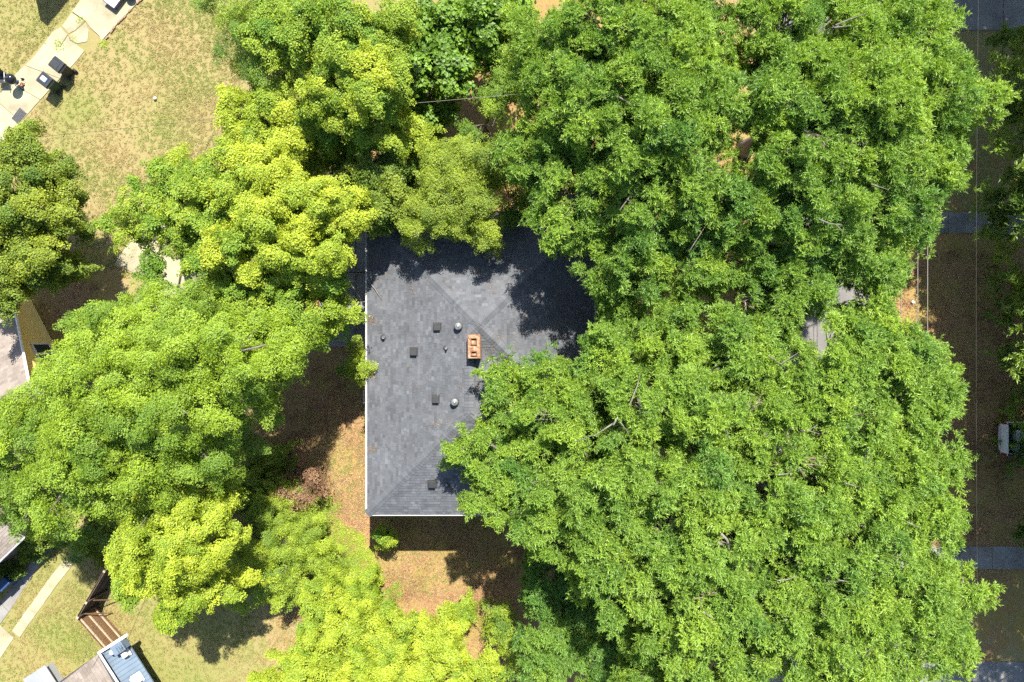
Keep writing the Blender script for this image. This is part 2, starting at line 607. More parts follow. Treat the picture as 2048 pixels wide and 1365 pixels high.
def shingle_slope(mb, pieces, o, u, v, row=0.143, wmin=0.13, wmax=0.30, lift=0.012, rnd=None):
    """real tabs on a plane: o origin on the eave, u along the eave, v up the slope (unit vectors in space); pieces = convex polygons in space"""
    rnd = rnd or R
    o, u, v = Vector(o), Vector(u).normalized(), Vector(v).normalized()
    nrm = u.cross(v)
    if nrm.z < 0:
        nrm = -nrm
    pcs = []
    for pc in pieces:
        q = [((Vector(p) - o).dot(u), (Vector(p) - o).dot(v)) for p in pc]
        ar = sum(q[i][0] * q[(i + 1) % len(q)][1] - q[(i + 1) % len(q)][0] * q[i][1] for i in range(len(q)))
        pcs.append(q if ar > 0 else q[::-1])
    us = [p[0] for q in pcs for p in q]
    vs_ = [p[1] for q in pcs for p in q]
    r = math.floor(min(vs_) / row)
    while r * row < max(vs_):
        v0, v1 = r * row, (r + 1) * row
        x = min(us) - rnd.uniform(0, wmax)
        while x < max(us):
            w = rnd.uniform(wmin, wmax)
            t = rnd.choice((0.0, 0.0, 1.0))
            up = lift + t * 0.006
            shade = min(1, max(0, rnd.gauss(0.42, 0.2)))
            for q in pcs:
                c = [(x, v0), (x + w - 0.004, v0), (x + w - 0.004, v1), (x, v1)]
                for i in range(len(q)):
                    c = clip(c, q[i], q[(i + 1) % len(q)])
                    if len(c) < 3:
                        break
                if len(c) < 3:
                    continue
                def hgt(p):
                    return 0.004 + up * (1 - (p[1] - v0) / row)
                top = [o + u * p[0] + v * p[1] + nrm * hgt(p) for p in c]
                bot = [o + u * p[0] + v * p[1] for p in c]
                n = len(c)
                fs = [tuple(range(n))]
                if nrm.dot((top[1] - top[0]).cross(top[2] - top[1])) < 0:
                    fs = [tuple(range(n - 1, -1, -1))]
                fs += [(n + i, n + (i + 1) % n, (i + 1) % n, i) for i in range(n)]
                mb.add(top + bot, fs, shade)
            x += w
        r += 1


cap_mesh = {}


def caps(a, b, parent, m, w=0.42, step=0.145, sag=0.38):
    """ridge / hip cap shingles, one object each, from low end a to high end b"""
    a, b = Vector(a), Vector(b)
    d = b - a
    L = d.length
    d.normalize()
    n = int(L / step)
    ang = math.atan2(d.y, d.x)
    tilt = math.asin(max(-1, min(1, d.z)))
    key = (m.name, w)
    if key not in cap_mesh:
        lst = []
        for k in range(4):
            mb = MB()
            hw, ln, dr = w / 2, 0.30, sag * w / 2
            t0, t1 = 0.045, 0.018
            vs = [(0, -hw, -dr + t0), (0, 0, t0), (0, hw, -dr + t0), (ln, -hw, -dr + t1), (ln, 0, t1), (ln, hw, -dr + t1),
                  (0, -hw, -dr - .01), (0, 0, -.012), (0, hw, -dr - .01)]
            mb.add(vs, [(0, 1, 4, 3), (1, 2, 5, 4), (0, 6, 7, 1), (1, 7, 8, 2), (0, 3, 6), (2, 8, 5)], 0.25 + 0.15 * k)
            me = bpy.data.meshes.new('cap_shingle')
            me.from_pydata(mb.v, [], mb.f)
            me.materials.append(m)
            at = me.attributes.new('tab', 'FLOAT', 'FACE')
            at.data.foreach_set('value', mb.a)
            lst.append(me)
        cap_mesh[key] = lst
    for i in range(n):
        o = bpy.data.objects.new('cap_shingle', R.choice(cap_mesh[key]))
        C.objects.link(o)
        o.rotation_euler = (0, -tilt + R.uniform(-.01, .01), ang + R.uniform(-.02, .02))
        o.location = a + d * (i * step)
        hang(o, parent)


# ------------------------------------------------------------------ the main house
ZE, PITCH = 4.9, 0.38
HX0, HX1, HXS = -6.90, 3.90, 3.04
PK = (-1.5, .715)
HYN, HYS = PK[1] + 5.4, -8.24
RX = -1.93                      # ridge of the south wing
zp = ZE + 5.4 * PITCH
zr = ZE + 4.97 * PITCH
house = thing('brick_house', 'single brick house with dark charcoal hip roof in the middle of the picture', 'house', (HX0 + .45, HYS + .45, 0))
wall = MB().prism([(HX0 + .45, HYS + .45), (HXS - .45, HYS + .45), (HXS - .45, HYS + 7), (HX1 - .45, HYS + 7), (HX1 - .45, HYN - .45), (HX0 + .45, HYN - .45)], 0, ZE - 0.12)
obj('wall', wall, M['brick'], house)


def rz_(x, y):
    return None


def Z(d):
    return ZE + d * PITCH


SW, NW, NE = (HX0, HYS, ZE), (HX0, HYN, ZE), (HX1, HYN, ZE)
peak = (PK[0], PK[1], zp)
ridN = (RX, .28, zr)
ridS = (RX, HYS + 4.97, zr)
SE2 = (HXS, HYS, ZE)
SEm = (HX1, PK[1] - 5.4, ZE)
# valley of the south slope of the tall block with the wing's east slope
vlow = (HXS, HYS + 4.97 + 0, ZE)
ex = HXS
vy = .28 - (HXS - RX)
val = (HXS, vy, ZE)
slope = 1 / math.hypot(1, PITCH)
decks = {
    'west': [[SW, ridS, ridN, (HX0, .28, ZE)], [(HX0, .28, ZE), ridN, peak, NW]],
    'north': [[NW, peak, NE]],
    'east': [[NE, peak, SEm]],
    'south_step': [[peak, ridN, val, SEm]],
    'wing_east': [[ridN, ridS, SE2, val]],
    'wing_south': [[ridS, SW, SE2]],
}
axes = {'west': ((0, -1, 0), (1, 0, PITCH), SW), 'north': ((-1, 0, 0), (0, -1, PITCH), NW), 'east': ((0, 1, 0), (-1, 0, PITCH), NE),
        'south_step': ((1, 0, 0), (0, 1, PITCH), SEm), 'wing_east': ((0, 1, 0), (-1, 0, PITCH), SE2), 'wing_south': ((1, 0, 0), (0, 1, PITCH), SW)}
roof = MB()
for k, pcs in decks.items():
    for pc in pcs:
        roof.slab3(pc, 0.12)
roof_o = obj('roof', roof, M['deck'], house)
for k, pcs in decks.items():
    mb = MB()
    u, v, o = axes[k]
    shingle_slope(mb, pcs, o, u, v)
    obj('shingles', mb, M['shingle'], roof_o, kind='stuff', attr='tab')
lift = Vector((0, 0, 0.012))
for a, b in ((SW, ridS), (NW, peak), (NE, peak), (SEm, peak), (SE2, ridS), (ridS, ridN), (ridN, peak)):
    caps(Vector(a) + lift, Vector(b) + lift, roof_o, M['shingle'])


def gutter(a, b, out):
    a, b, out = Vector(a), Vector(b), Vector(out)
    d = (b - a).normalized()
    mb = MB()
    prof = [(0.0, -.02), (.005, -.115), (.066, -.125), (.085, -.02), (.077, -.02), (.062, -.1), (.015, -.1), (.012, -.02)]
    n = len(prof)
    vs = [p + out * x + Vector((0, 0, z)) for p in (a, b) for x, z in prof]
    fs = [(i, (i + 1) % n, n + (i + 1) % n, n + i) for i in range(n)] + [tuple(range(n)), tuple(range(2 * n - 1, n - 1, -1))]
    mb.add(vs, fs)
    obj('gutter', mb, M['white'], roof_o)


gutter((HX0, HYS, ZE), (HX0, HYN, ZE), (-1, 0, 0))
gutter((HX0, HYS, ZE), (HXS, HYS, ZE), (0, -1, 0))
gutter((HX0, HYN, ZE), (HX1, HYN, ZE), (0, 1, 0))
gutter((HX1, HYN, ZE), (HX1, PK[1] - 5.4, ZE), (1, 0, 0))
gutter((HXS, val[1], ZE), (HXS, HYS, ZE), (1, 0, 0))
for (x, y, wd, rot) in ((HX0 + .445, -6.2, 1.1, 1), (HX0 + .445, 3.8, 1.1, 1), (-4.6, HYS + .445, 1.2, 0), (-.2, HYS + .445, 1.2, 0)):
    fr = MB().box((x, y, 3.2), (0.08, wd, 1.3) if rot else (wd, .08, 1.3))
    w = obj('window', fr, M['white'], house)
    obj('pane', MB().box((x, y, 3.2), (0.1, wd - .14, 1.16) if rot else (wd - .14, .1, 1.16)), M['glass'], w)


# chimney
def roofz(x, y):
    cand = [Z(x - HX0), Z(HYN - y), Z(HX1 - x)]
    zz = min(cand)
    if y < .28:
        zz = min(Z(x - HX0), Z(HXS - x), Z(y - HYS))
        zz = max(zz, min(Z(HX1 - x), Z(y - (PK[1] - 5.4)), Z(x - HX0)) if y > PK[1] - 5.4 else 0)
    return zz


cx0, cx1, cy0, cy1, cz = -1.955, -1.40, -.79, .29, 7.35
ch = thing('chimney', 'orange brick chimney with two flue openings on the roof ridge', 'chimney', ((cx0 + cx1) / 2, (cy0 + cy1) / 2, 5.9))
bm_ = MB()
nb = 0
z = 5.9
row_i = 0
stack = MB().prism([(cx0 + .02, cy0 + .02), (cx1 - .02, cy0 + .02), (cx1 - .02, cy1 - .02), (cx0 + .02, cy1 - .02)], 5.9, cz - .005)
obj('stack', stack, M['mortar_wash'], ch)
bl, bh, bt = .205, .062, .07
cw, cl = cx1 - cx0, cy1 - cy0
bricks_done = 0
while z < cz - .02:
    offs = (row_i % 2) * .107
    for side in range(4):
        L = cl if side % 2 else cw
        x = -offs
        while x < L - .01:
            a_, b_ = max(0, x), min(L, x + bl)
            if b_ - a_ > .05:
                m_ = (a_ + b_) / 2
                ln = b_ - a_ - .01
                g = R.uniform(-.003, .004)
                if side == 0:
                    c_, d_ = (cx0 + m_, cy0 + .035 - g, z + bh / 2), (ln, bt, bh)
                elif side == 2:
                    c_, d_ = (cx0 + m_, cy1 - .035 + g, z + bh / 2), (ln, bt, bh)
                elif side == 1:
                    c_, d_ = (cx1 - .035 + g, cy0 + m_, z + bh / 2), (bt - .002, ln, bh - .002)
                else:
                    c_, d_ = (cx0 + .035 - g, cy0 + m_, z + bh / 2), (bt - .002, ln, bh - .002)
                if z > cz - .30:
                    obj('brick', MB().box(c_, d_), M['chimney_brick'], ch)
                else:
                    bm_.box(c_, d_)
            x += bl
    z += bh + .01
    row_i += 1
obj('brickwork', bm_, M['chimney_brick'], ch, kind='stuff')
# crown with two flues: a sloped wash round each opening
fl = [(-1.675, -.02, .135, .15), (-1.675, -.55, .135, .11)]
wash = MB()
x0, x1, y0, y1 = cx0 + .03, cx1 - .03, cy0 + .03, cy1 - .03
ys = [y0, fl[1][1] - fl[1][3], fl[1][1] + fl[1][3], fl[0][1] - fl[0][3], fl[0][1] + fl[0][3], y1]
xs = [x0, fl[0][0] - .135, fl[0][0] + .135, x1]
for i in range(5):
    for j in range(3):
        if j == 1 and i in (1, 3):
            continue
        wash.prism([(xs[j], ys[i]), (xs[j + 1], ys[i]), (xs[j + 1], ys[i + 1]), (xs[j], ys[i + 1])], cz - .02, cz + .035 + .002 * ((i * 3 + j) % 2))
obj('mortar_crown', wash, M['mortar_wash'], ch)
for fx, fy, hx, hy in fl:
    f_ = MB()
    t = .03
    for c_, d_ in (((fx - hx + t / 2, fy), (t, 2 * hy)), ((fx + hx - t / 2, fy), (t, 2 * hy)), ((fx, fy - hy + t / 2), (2 * hx - 2 * t, t)), ((fx, fy + hy - t / 2), (2 * hx - 2 * t, t))):
        f_.box((c_[0], c_[1], cz + .0), (d_[0] - .002, d_[1] - .002, .22))
    fo = obj('flue_liner', f_, M['flue'], ch)
    obj('flue_throat', MB().box((fx, fy, cz - .02), (2 * hx - 2 * t - .004, 2 * hy - 2 * t - .004, .01)), M['flue_black'], fo)  # near-black plate closing the flue opening
obj('flashing', MB().prism([(cx0 - .06, cy0 - .06), (cx1 + .06, cy0 - .06), (cx1 + .06, cy1 + .06), (cx0 - .06, cy1 + .06)], 6.3, 6.62), M['vent_dark'], ch)


# roof vents: box vents, round vents, pipes
def box_vent(px, py, label, slope_dir):
    x, y, _ = P(px, py, 6.0)
    z = roofz(x, y)
    x, y, _ = P(px, py, z + .12)
    t = thing('box_vent', label, 'roof vent', (x, y, z), 'square vents on the dark roof')
    an = math.atan(PITCH)
    rot = Matrix.Rotation(-an, 4, 'Y') if slope_dir == 'w' else Matrix.Rotation(an, 4, 'X')
    obj('base_flange', MB().box((x, y, z + .022), (.44, .42, .012), tilt=rot), M['vent_dark'], t)
    obj('hood', MB().box((x, y, z + .115), (.29, .29, .15), tilt=rot), M['vent_dark'], t, bevel=.015)
    obj('hood_lid', MB().box((x, y, z + .20), (.33, .33, .02), tilt=rot), M['vent_dark'], t, bevel=.006)


box_vent(874, 654, 'square dark vent nearest the round vent at the top of the roof', 'w')
box_vent(827, 704, 'square dark vent standing alone furthest west, left of a small pipe', 'w')
box_vent(871.5, 799, 'square dark vent beside the lower round vent', 'w')
box_vent(864, 969, 'square dark vent on the south slope near the bottom hip', 's')


def round_vent(px, py, label):
    x, y, _ = P(px, py, 6.2)
    z = roofz(x, y)
    x, y, _ = P(px, py, z + .3)
    t = thing('round_vent', label, 'roof vent', (x, y, z), 'round metal vents on the dark roof')
    obj('neck', MB().lathe((x, y, z - .06), [(.15, 0), (.15, .26)], 18), M['vent_dark'], t)
    obj('skirt', MB().lathe((x, y, z), [(.155, .12), (.19, .13), (.19, .2), (.16, .22)], 20), M['vent_dark'], t, smooth=True)
    obj('dome', MB().lathe((x, y, z), [(.165, .23), (.175, .25), (.16, .30), (.11, .345), (.05, .365), (.045, .385), (.004, .395)], 20), M['galv'], t, smooth=True)
    for k in range(10):
        a = k * math.pi / 5
        obj('fin', MB().box((x + .18 * math.cos(a), y + .18 * math.sin(a), z + .2), (.012, .05, .1), a + .5), M['vent_dark'], t)


round_vent(916, 653, 'round metal dome vent left of the chimney, upper of the two')
round_vent(909, 805, 'round metal dome vent below the chimney, lower of the two')


def pipe_vent(px, py, label, h):
    x, y, _ = P(px, py, 5.8)
    z = roofz(x, y)
    x, y, _ = P(px, py, z + h)
    t = thing('vent_pipe', label, 'vent pipe', (x, y, z), 'thin vent pipes through the dark roof')
    obj('boot', MB().lathe((x, y, z - .02), [(.17, 0), (.15, .03), (.07, .1)], 14), M['vent_dark'], t, smooth=True)
    p = MB()
    n = 12
    for r0, z0, z1 in ((.05, 0, h),):
        p.lathe((x, y, z), [(.048, 0), (.048, h), (.036, h), (.034, h - .08)], n)
    obj('pipe', p, M['galv'], t, smooth=False)


pipe_vent(766, 676, 'short vent pipe close to the west gutter', .22)
pipe_vent(892, 697, 'vent pipe between the square vents left of the chimney', .3)
pipe_vent(893, 971, 'vent pipe on the south slope beside a square vent', .26)

# service mast, cable and sticks at the west eave
tag(obj('service_cable', MB().tube([P(735, 604, 4.85), P(706, 604, 4.5), P(640, 600, 4.6), P(560, 596, 5.2)], .014, 5), M['wire_pale']), 'pale cable running west from the roof edge into the yellow maple', 'cable')
tag(obj('roof_twig', MB().tube([P(743, 570, 5.1), P(750, 578, 5.16), P(757, 590, 5.22), P(764, 599, 5.28)], [.014, .012, .01, .005], 5), M['dead']), 'thin pale fallen twig lying on the roof by the west gutter', 'twig')
tag(obj('garden_pole', MB().tube([P(698, 562, 1.2), P(716, 590, 1.7), P(733, 615, 2.3)], .02, 6), M['wire_pale']), 'thin pale pole leaning on the house above the rear patio', 'pole')
# things peeking out beneath the west eave
ux, uy, _ = P(724, 806, .9)
ac = thing('utility_unit', 'pale teal metal utility unit half hidden beneath the west roof edge', 'utility unit', (ux + .55, uy, 0))
obj('housing', MB().box((ux + .62, uy - .55, .45), (.98, .82, .9)), M['teal'], ac, bevel=.03)
obj('top_grille', MB().lathe((ux + .62, uy - .55, .9), [(.36, 0), (.36, .02), (.1, .05)], 18), M['vent_dark'], ac)
obj('side_box', MB().box((ux + .5, uy + .32, .4), (.72, .6, .8)), M['vent_dark'], ac, bevel=.02)
obj('side_panel', MB().box((ux + .1, uy + .32, .45), (.06, .7, .9)), M['white'], ac)
rx, ry, _ = P(733, 850, .5)
tag(obj('storage_box', MB().box((rx + .28, ry, .3), (.6, .75, .6)), M['redbox'], bevel=.03), 'dark red box on the ground under the west eave below the teal unit', 'box')

# rotate the house by the half degree the photograph shows
# ------------------------------------------------------------------ foliage


def sprig_mesh(name, kind, m, seed):
    rs = np.random.default_rng(seed)
    vs, fs, lf = [], [], []

    def leaf(b, d, nrm, L, w):
        d = d / np.linalg.norm(d)
        s = np.cross(d, nrm)
        s /= (np.linalg.norm(s) + 1e-9)
        up = np.cross(s, d)
        k = len(vs)
        vs.extend([b, b + d * L * .45 + s * w * .5 + up * L * .05, b + d * L - up * L * .10, b + d * L * .45 - s * w * .5 + up * L * .05])
        fs.append((k, k + 1, k + 2, k + 3))
        lf.append(rs.uniform())

    def leaf_wide(b, d, nrm, L, w):
        d = d / np.linalg.norm(d)
        s = np.cross(d, nrm)
        s /= (np.linalg.norm(s) + 1e-9)
        up = np.cross(s, d)
        k = len(vs)
        vs.extend([b, b + d * L * .35 + s * w * .5 + up * .012, b + d * L * .7 + s * w * .3, b + d * L - up * .02, b + d * L * .7 - s * w * .3, b + d * L * .35 - s * w * .5 + up * .012])
        fs.append((k, k + 1, k + 2, k + 3))
        fs.append((k, k + 3, k + 4, k + 5))
        q = rs.uniform()
        lf.extend([q, q])
    if kind == 'narrow':
        for tw in range(5):
            a0 = rs.uniform(0, 6.283)
            el = rs.uniform(.15, 1.2)
            ax = np.array([math.cos(a0) * math.cos(el), math.sin(a0) * math.cos(el), math.sin(el)])
            L0 = rs.uniform(.16, .3)
            for i in range(9):
                t = (i + 1) / 9
                b = ax * L0 * t
                a1 = rs.uniform(0, 6.283)
                side = np.array([math.cos(a1), math.sin(a1), rs.uniform(-.25, .5)])
                d = ax * rs.uniform(.5, 1.1) + side * rs.uniform(.5, .9)
                nrm = np.array([rs.normal(0, .28), rs.normal(0, .28), 1.0])
                leaf(b, d, nrm, rs.uniform(.11, .18), rs.uniform(.028, .04))
    elif kind == 'wide':
        for i in range(30):
            a0 = rs.uniform(0, 6.283)
            r0 = math.sqrt(rs.uniform(0, 1)) * .24
            b = np.array([math.cos(a0) * r0, math.sin(a0) * r0, .12 * (1 - (r0 / .24) ** 2) + rs.normal(0, .035)])
            a1 = a0 + rs.normal(0, .9)
            d = np.array([math.cos(a1), math.sin(a1), rs.uniform(-.5, .3)])
            nrm = np.array([rs.normal(0, .3), rs.normal(0, .3), 1.0])
            L = rs.uniform(.08, .13)
            leaf_wide(b, d, nrm, L, L * .85)
    elif kind == 'oval':
        for i in range(36):
            a0 = rs.uniform(0, 6.283)
            r0 = math.sqrt(rs.uniform(0, 1)) * .26
            b = np.array([math.cos(a0) * r0, math.sin(a0) * r0, .10 * (1 - (r0 / .26) ** 2) + rs.normal(0, .04)])
            a1 = a0 + rs.normal(0, .7)
            d = np.array([math.cos(a1), math.sin(a1), rs.uniform(-.4, .35)])
            nrm = np.array([rs.normal(0, .4), rs.normal(0, .4), 1.0])
            L = rs.uniform(.08, .13)
            leaf(b, d, nrm, L, L * .5)
    elif kind == 'big':
        for i in range(12):
            a0 = rs.uniform(0, 6.283)
            r0 = math.sqrt(rs.uniform(0, 1)) * .3
            b = np.array([math.cos(a0) * r0, math.sin(a0) * r0, rs.normal(0, .05)])
            a1 = a0 + rs.normal(0, .6)
            d = np.array([math.cos(a1), math.sin(a1), rs.uniform(-.6, .0)])
            nrm = np.array([rs.normal(0, .25), rs.normal(0, .25), 1.0])
            L = rs.uniform(.17, .26)
            leaf_wide(b, d, nrm, L, L * .75)
    elif kind == 'grass':
        for i in range(16):
            a0 = rs.uniform(0, 6.283)
            r0 = rs.uniform(0, .09)
            b = np.array([math.cos(a0) * r0, math.sin(a0) * r0, -.005])
            a1 = rs.uniform(0, 6.283)
            d = np.array([math.cos(a1), math.sin(a1), rs.uniform(.25, 1.1)])
            leaf(b, d, np.array([0, 0, 1.0]), rs.uniform(.06, .13), .016)
    elif kind == 'litter':
        for i in range(14):
            a0 = rs.uniform(0, 6.283)
            r0 = math.sqrt(rs.uniform(0, 1)) * .3
            b = np.array([math.cos(a0) * r0, math.sin(a0) * r0, .012])
            a1 = rs.uniform(0, 6.283)
            d = np.array([math.cos(a1), math.sin(a1), rs.uniform(-.05, .3)])
            L = rs.uniform(.05, .10)
            leaf(b, d, np.array([rs.normal(0, .3), rs.normal(0, .3), 1.0]), L, L * .55)
    me = bpy.data.meshes.new(name)
    me.from_pydata([tuple(map(float, v)) for v in vs], [], fs)
    me.materials.append(m)
    at = me.attributes.new('leaf', 'FLOAT', 'FACE')
    at.data.foreach_set('value', lf)
    return bpy.data.objects.new(name, me)      # not linked: only the source of the leaves


groups = {}


def leaf_group(species):
    if species in groups:
        return groups[species]
    kind, m = SPECIES[species][:2]
    ng = bpy.data.node_groups.new(species + '_leaves', 'GeometryNodeTree')
    ng.interface.new_socket('Geometry', in_out='INPUT', socket_type='NodeSocketGeometry')
    ng.interface.new_socket('Geometry', in_out='OUTPUT', socket_type='NodeSocketGeometry')
    n, l = ng.nodes, ng.links
    gi, go = n.new('NodeGroupInput'), n.new('NodeGroupOutput')
    jn = n.new('GeometryNodeJoinGeometry')
    for k in range(4):
        so_ = sprig_mesh(species + '_sprig', kind, m, 100 + k * 7 + len(species))
        oi = n.new('GeometryNodeObjectInfo')
        oi.inputs['Object'].default_value = so_
        g2 = n.new('GeometryNodeGeometryToInstance')
        l.new(oi.outputs['Geometry'], g2.inputs[0])
        l.new(g2.outputs[0], jn.inputs[0])
    ip = n.new('GeometryNodeInstanceOnPoints')
    ip.inputs['Pick Instance'].default_value = True
    l.new(gi.outputs[0], ip.inputs['Points'])
    l.new(jn.outputs[0], ip.inputs['Instance'])

    def na(nm, tp):
        a = n.new('GeometryNodeInputNamedAttribute')
        a.data_type = tp
        a.inputs['Name'].default_value = nm
        return a.outputs[0]
    l.new(na('vid', 'INT'), ip.inputs['Instance Index'])
    e2r = n.new('FunctionNodeEulerToRotation')
    l.new(na('rot', 'FLOAT_VECTOR'), e2r.inputs[0])
    l.new(e2r.outputs[0], ip.inputs['Rotation'])
    l.new(na('scl', 'FLOAT'), ip.inputs['Scale'])
    l.new(ip.outputs[0], go.inputs[0])
    groups[species] = ng
    return ng


def leaves(name, species, pts, dirs, scl, tint, parent=None, kind=None, roll=None):
    """points that carry leaf sprigs; dirs = outward direction of each"""
    pts, dirs = np.asarray(pts, float), np.asarray(dirs, float)
    n = len(pts)
    dz = dirs / np.linalg.norm(dirs, axis=1, keepdims=True)
    ref = np.where(np.abs(dz[:, 2:3]) < .95, np.array([[0, 0, 1.0]]), np.array([[1.0, 0, 0]]))
    ux = np.cross(ref, dz)
    ux /= np.linalg.norm(ux, axis=1, keepdims=True)
    uy = np.cross(dz, ux)
    a = NR.uniform(0, 2 * math.pi, n)[:, None]
    X = ux * np.cos(a) + uy * np.sin(a)
    Y = np.cross(dz, X)
    b = -np.arcsin(np.clip(X[:, 2], -1, 1))
    ea = np.arctan2(Y[:, 2], dz[:, 2])
    ec = np.arctan2(X[:, 1], X[:, 0])
    me = bpy.data.meshes.new(name)
    me.vertices.add(n)
    org = np.array(origin(parent)) if parent is not None else pts.mean(0) * np.array([1, 1, 0])
    me.vertices.foreach_set('co', (pts - org).astype(np.float32).reshape(-1))
    for nm, tp, val in (('rot', 'FLOAT_VECTOR', np.stack([ea, b, ec], -1)), ('scl', 'FLOAT', scl), ('tint', 'FLOAT', tint), ('vid', 'INT', NR.integers(0, 4, n))):
        at = me.attributes.new(nm, tp, 'POINT')
        at.data.foreach_set('vector' if tp == 'FLOAT_VECTOR' else 'value', np.ascontiguousarray(np.asarray(val, np.int32 if tp == 'INT' else np.float32)).reshape(-1))
    me.update()
    o = bpy.data.objects.new(name, me)
    C.objects.link(o)
    md = o.modifiers.new('leaves', 'NODES')
    md.node_group = leaf_group(species)
    if parent is not None:
        o.parent = parent
    else:
        o.location = org
    if kind:
        o['kind'] = kind
    return o


#            sprig     material (dull tint -> bright tint)                              sprig size, sprigs per clump
SPECIES = {
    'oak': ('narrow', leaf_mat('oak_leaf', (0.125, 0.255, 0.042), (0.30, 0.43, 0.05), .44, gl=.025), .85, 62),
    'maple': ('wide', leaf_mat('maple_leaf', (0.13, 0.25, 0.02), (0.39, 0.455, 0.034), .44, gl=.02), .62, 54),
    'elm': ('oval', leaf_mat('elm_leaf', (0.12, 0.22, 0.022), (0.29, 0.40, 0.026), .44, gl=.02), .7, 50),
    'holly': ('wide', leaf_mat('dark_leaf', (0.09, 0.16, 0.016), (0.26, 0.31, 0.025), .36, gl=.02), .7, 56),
    'hickory': ('big', leaf_mat('broad_leaf', (0.075, 0.16, 0.016), (0.19, 0.325, 0.024), .4, gl=.02), .8, 44),
    'myrtle': ('oval', leaf_mat('fine_leaf', (0.13, 0.20, 0.025), (0.30, 0.38, 0.032), .42, gl=.02), .6, 56),
    'shrub': ('oval', leaf_mat('shrub_leaf', (0.12, 0.22, 0.03), (0.36, 0.45, 0.035), .42, gl=.02), .6, 46),
    'shade': ('narrow', leaf_mat('shade_leaf', (0.10, 0.19, 0.035), (0.25, 0.36, 0.05), .4), 1.5, 34),
    'grass': ('grass', leaf_mat('grass_blade', (0.35, 0.275, 0.125), (0.23, 0.27, 0.065), .35, gl=.01), 1.0, 1),
    'litter': ('litter', leaf_mat('dead_leaf', (0.16, 0.085, 0.045), (0.38, 0.245, 0.12), .15, gl=.01), 1.0, 1),
    'brown': ('oval', leaf_mat('withered_leaf', (0.20, 0.11, 0.06), (0.36, 0.22, 0.12), .25, gl=.02), .7, 40),
}


def bez(a, b, lift=0.0, n=5, wob=0.0):
    a, b = Vector(a), Vector(b)
    m = (a + b) / 2 + Vector((R.uniform(-wob, wob), R.uniform(-wob, wob), lift))
    return [(a * (1 - t) ** 2 + m * 2 * t * (1 - t) + b * t * t) for t in [i / (n - 1) for i in range(n)]]


TREES = []
# openings between the crowns, through which street, soil and bare limbs show
GAPS = [(640, 640, 9, 1), (615, 690, 9, 1), (585, 660, 9, 1), (655, 600, 8, 1), (560, 720, 9, 1), (630, 725, 8, 1), (600, 620, 8, 1), (245, 540, 15, 1), (290, 512, 16, 1), (325, 485, 10, 1), (352, 530, 18, 1), (405, 552, 11, 1), (330, 452, 8, 1), (20, 690, 34, 1), (70, 640, 40, 1), (600, 760, 14), (640, 720, 10), (525, 760, 10), (1645, 685, 18, 1), (1572, 730, 12, 1), (1606, 560, 10, 1), (1725, 905, 14, 1), (935, 215, 30, 1), (960, 160, 22, 1), (985, 265, 16, 1), (890, 285, 14, 1), (1500, 300, 20), (1490, 190, 16), (1500, 120, 16), (1492, 60, 14), (1440, 790, 20), (1396, 898, 28), (1200, 915, 14), (1478, 250, 18), (1490, 300, 16),
        (1440, 30, 12), (1750, 400, 12), (1275, 395, 16), (1268, 790, 20), (1165, 735, 12), (1560, 915, 14), (1290, 1130, 14), (1450, 1075, 14), (1630, 75, 12), (1660, 30, 14), (1340, 1030, 10),
        (1185, 880, 10), (1010, 90, 12), (930, 200, 16), (960, 130, 14), (945, 215, 14), (820, 290, 10), (1560, 1100, 14), (1610, 1150, 12), (1840, 280, 12), (1030, 425, 16), (1740, 470, 10),
        (1655, 1275, 16), (1420, 1190, 10), (1610, 860, 12), (470, 870, 14), (1230, 170, 10), (1190, 30, 10), (1700, 1060, 8), (1520, 1000, 10), (1400, 640, 12), (1260, 660, 10), (900, 205, 14)]


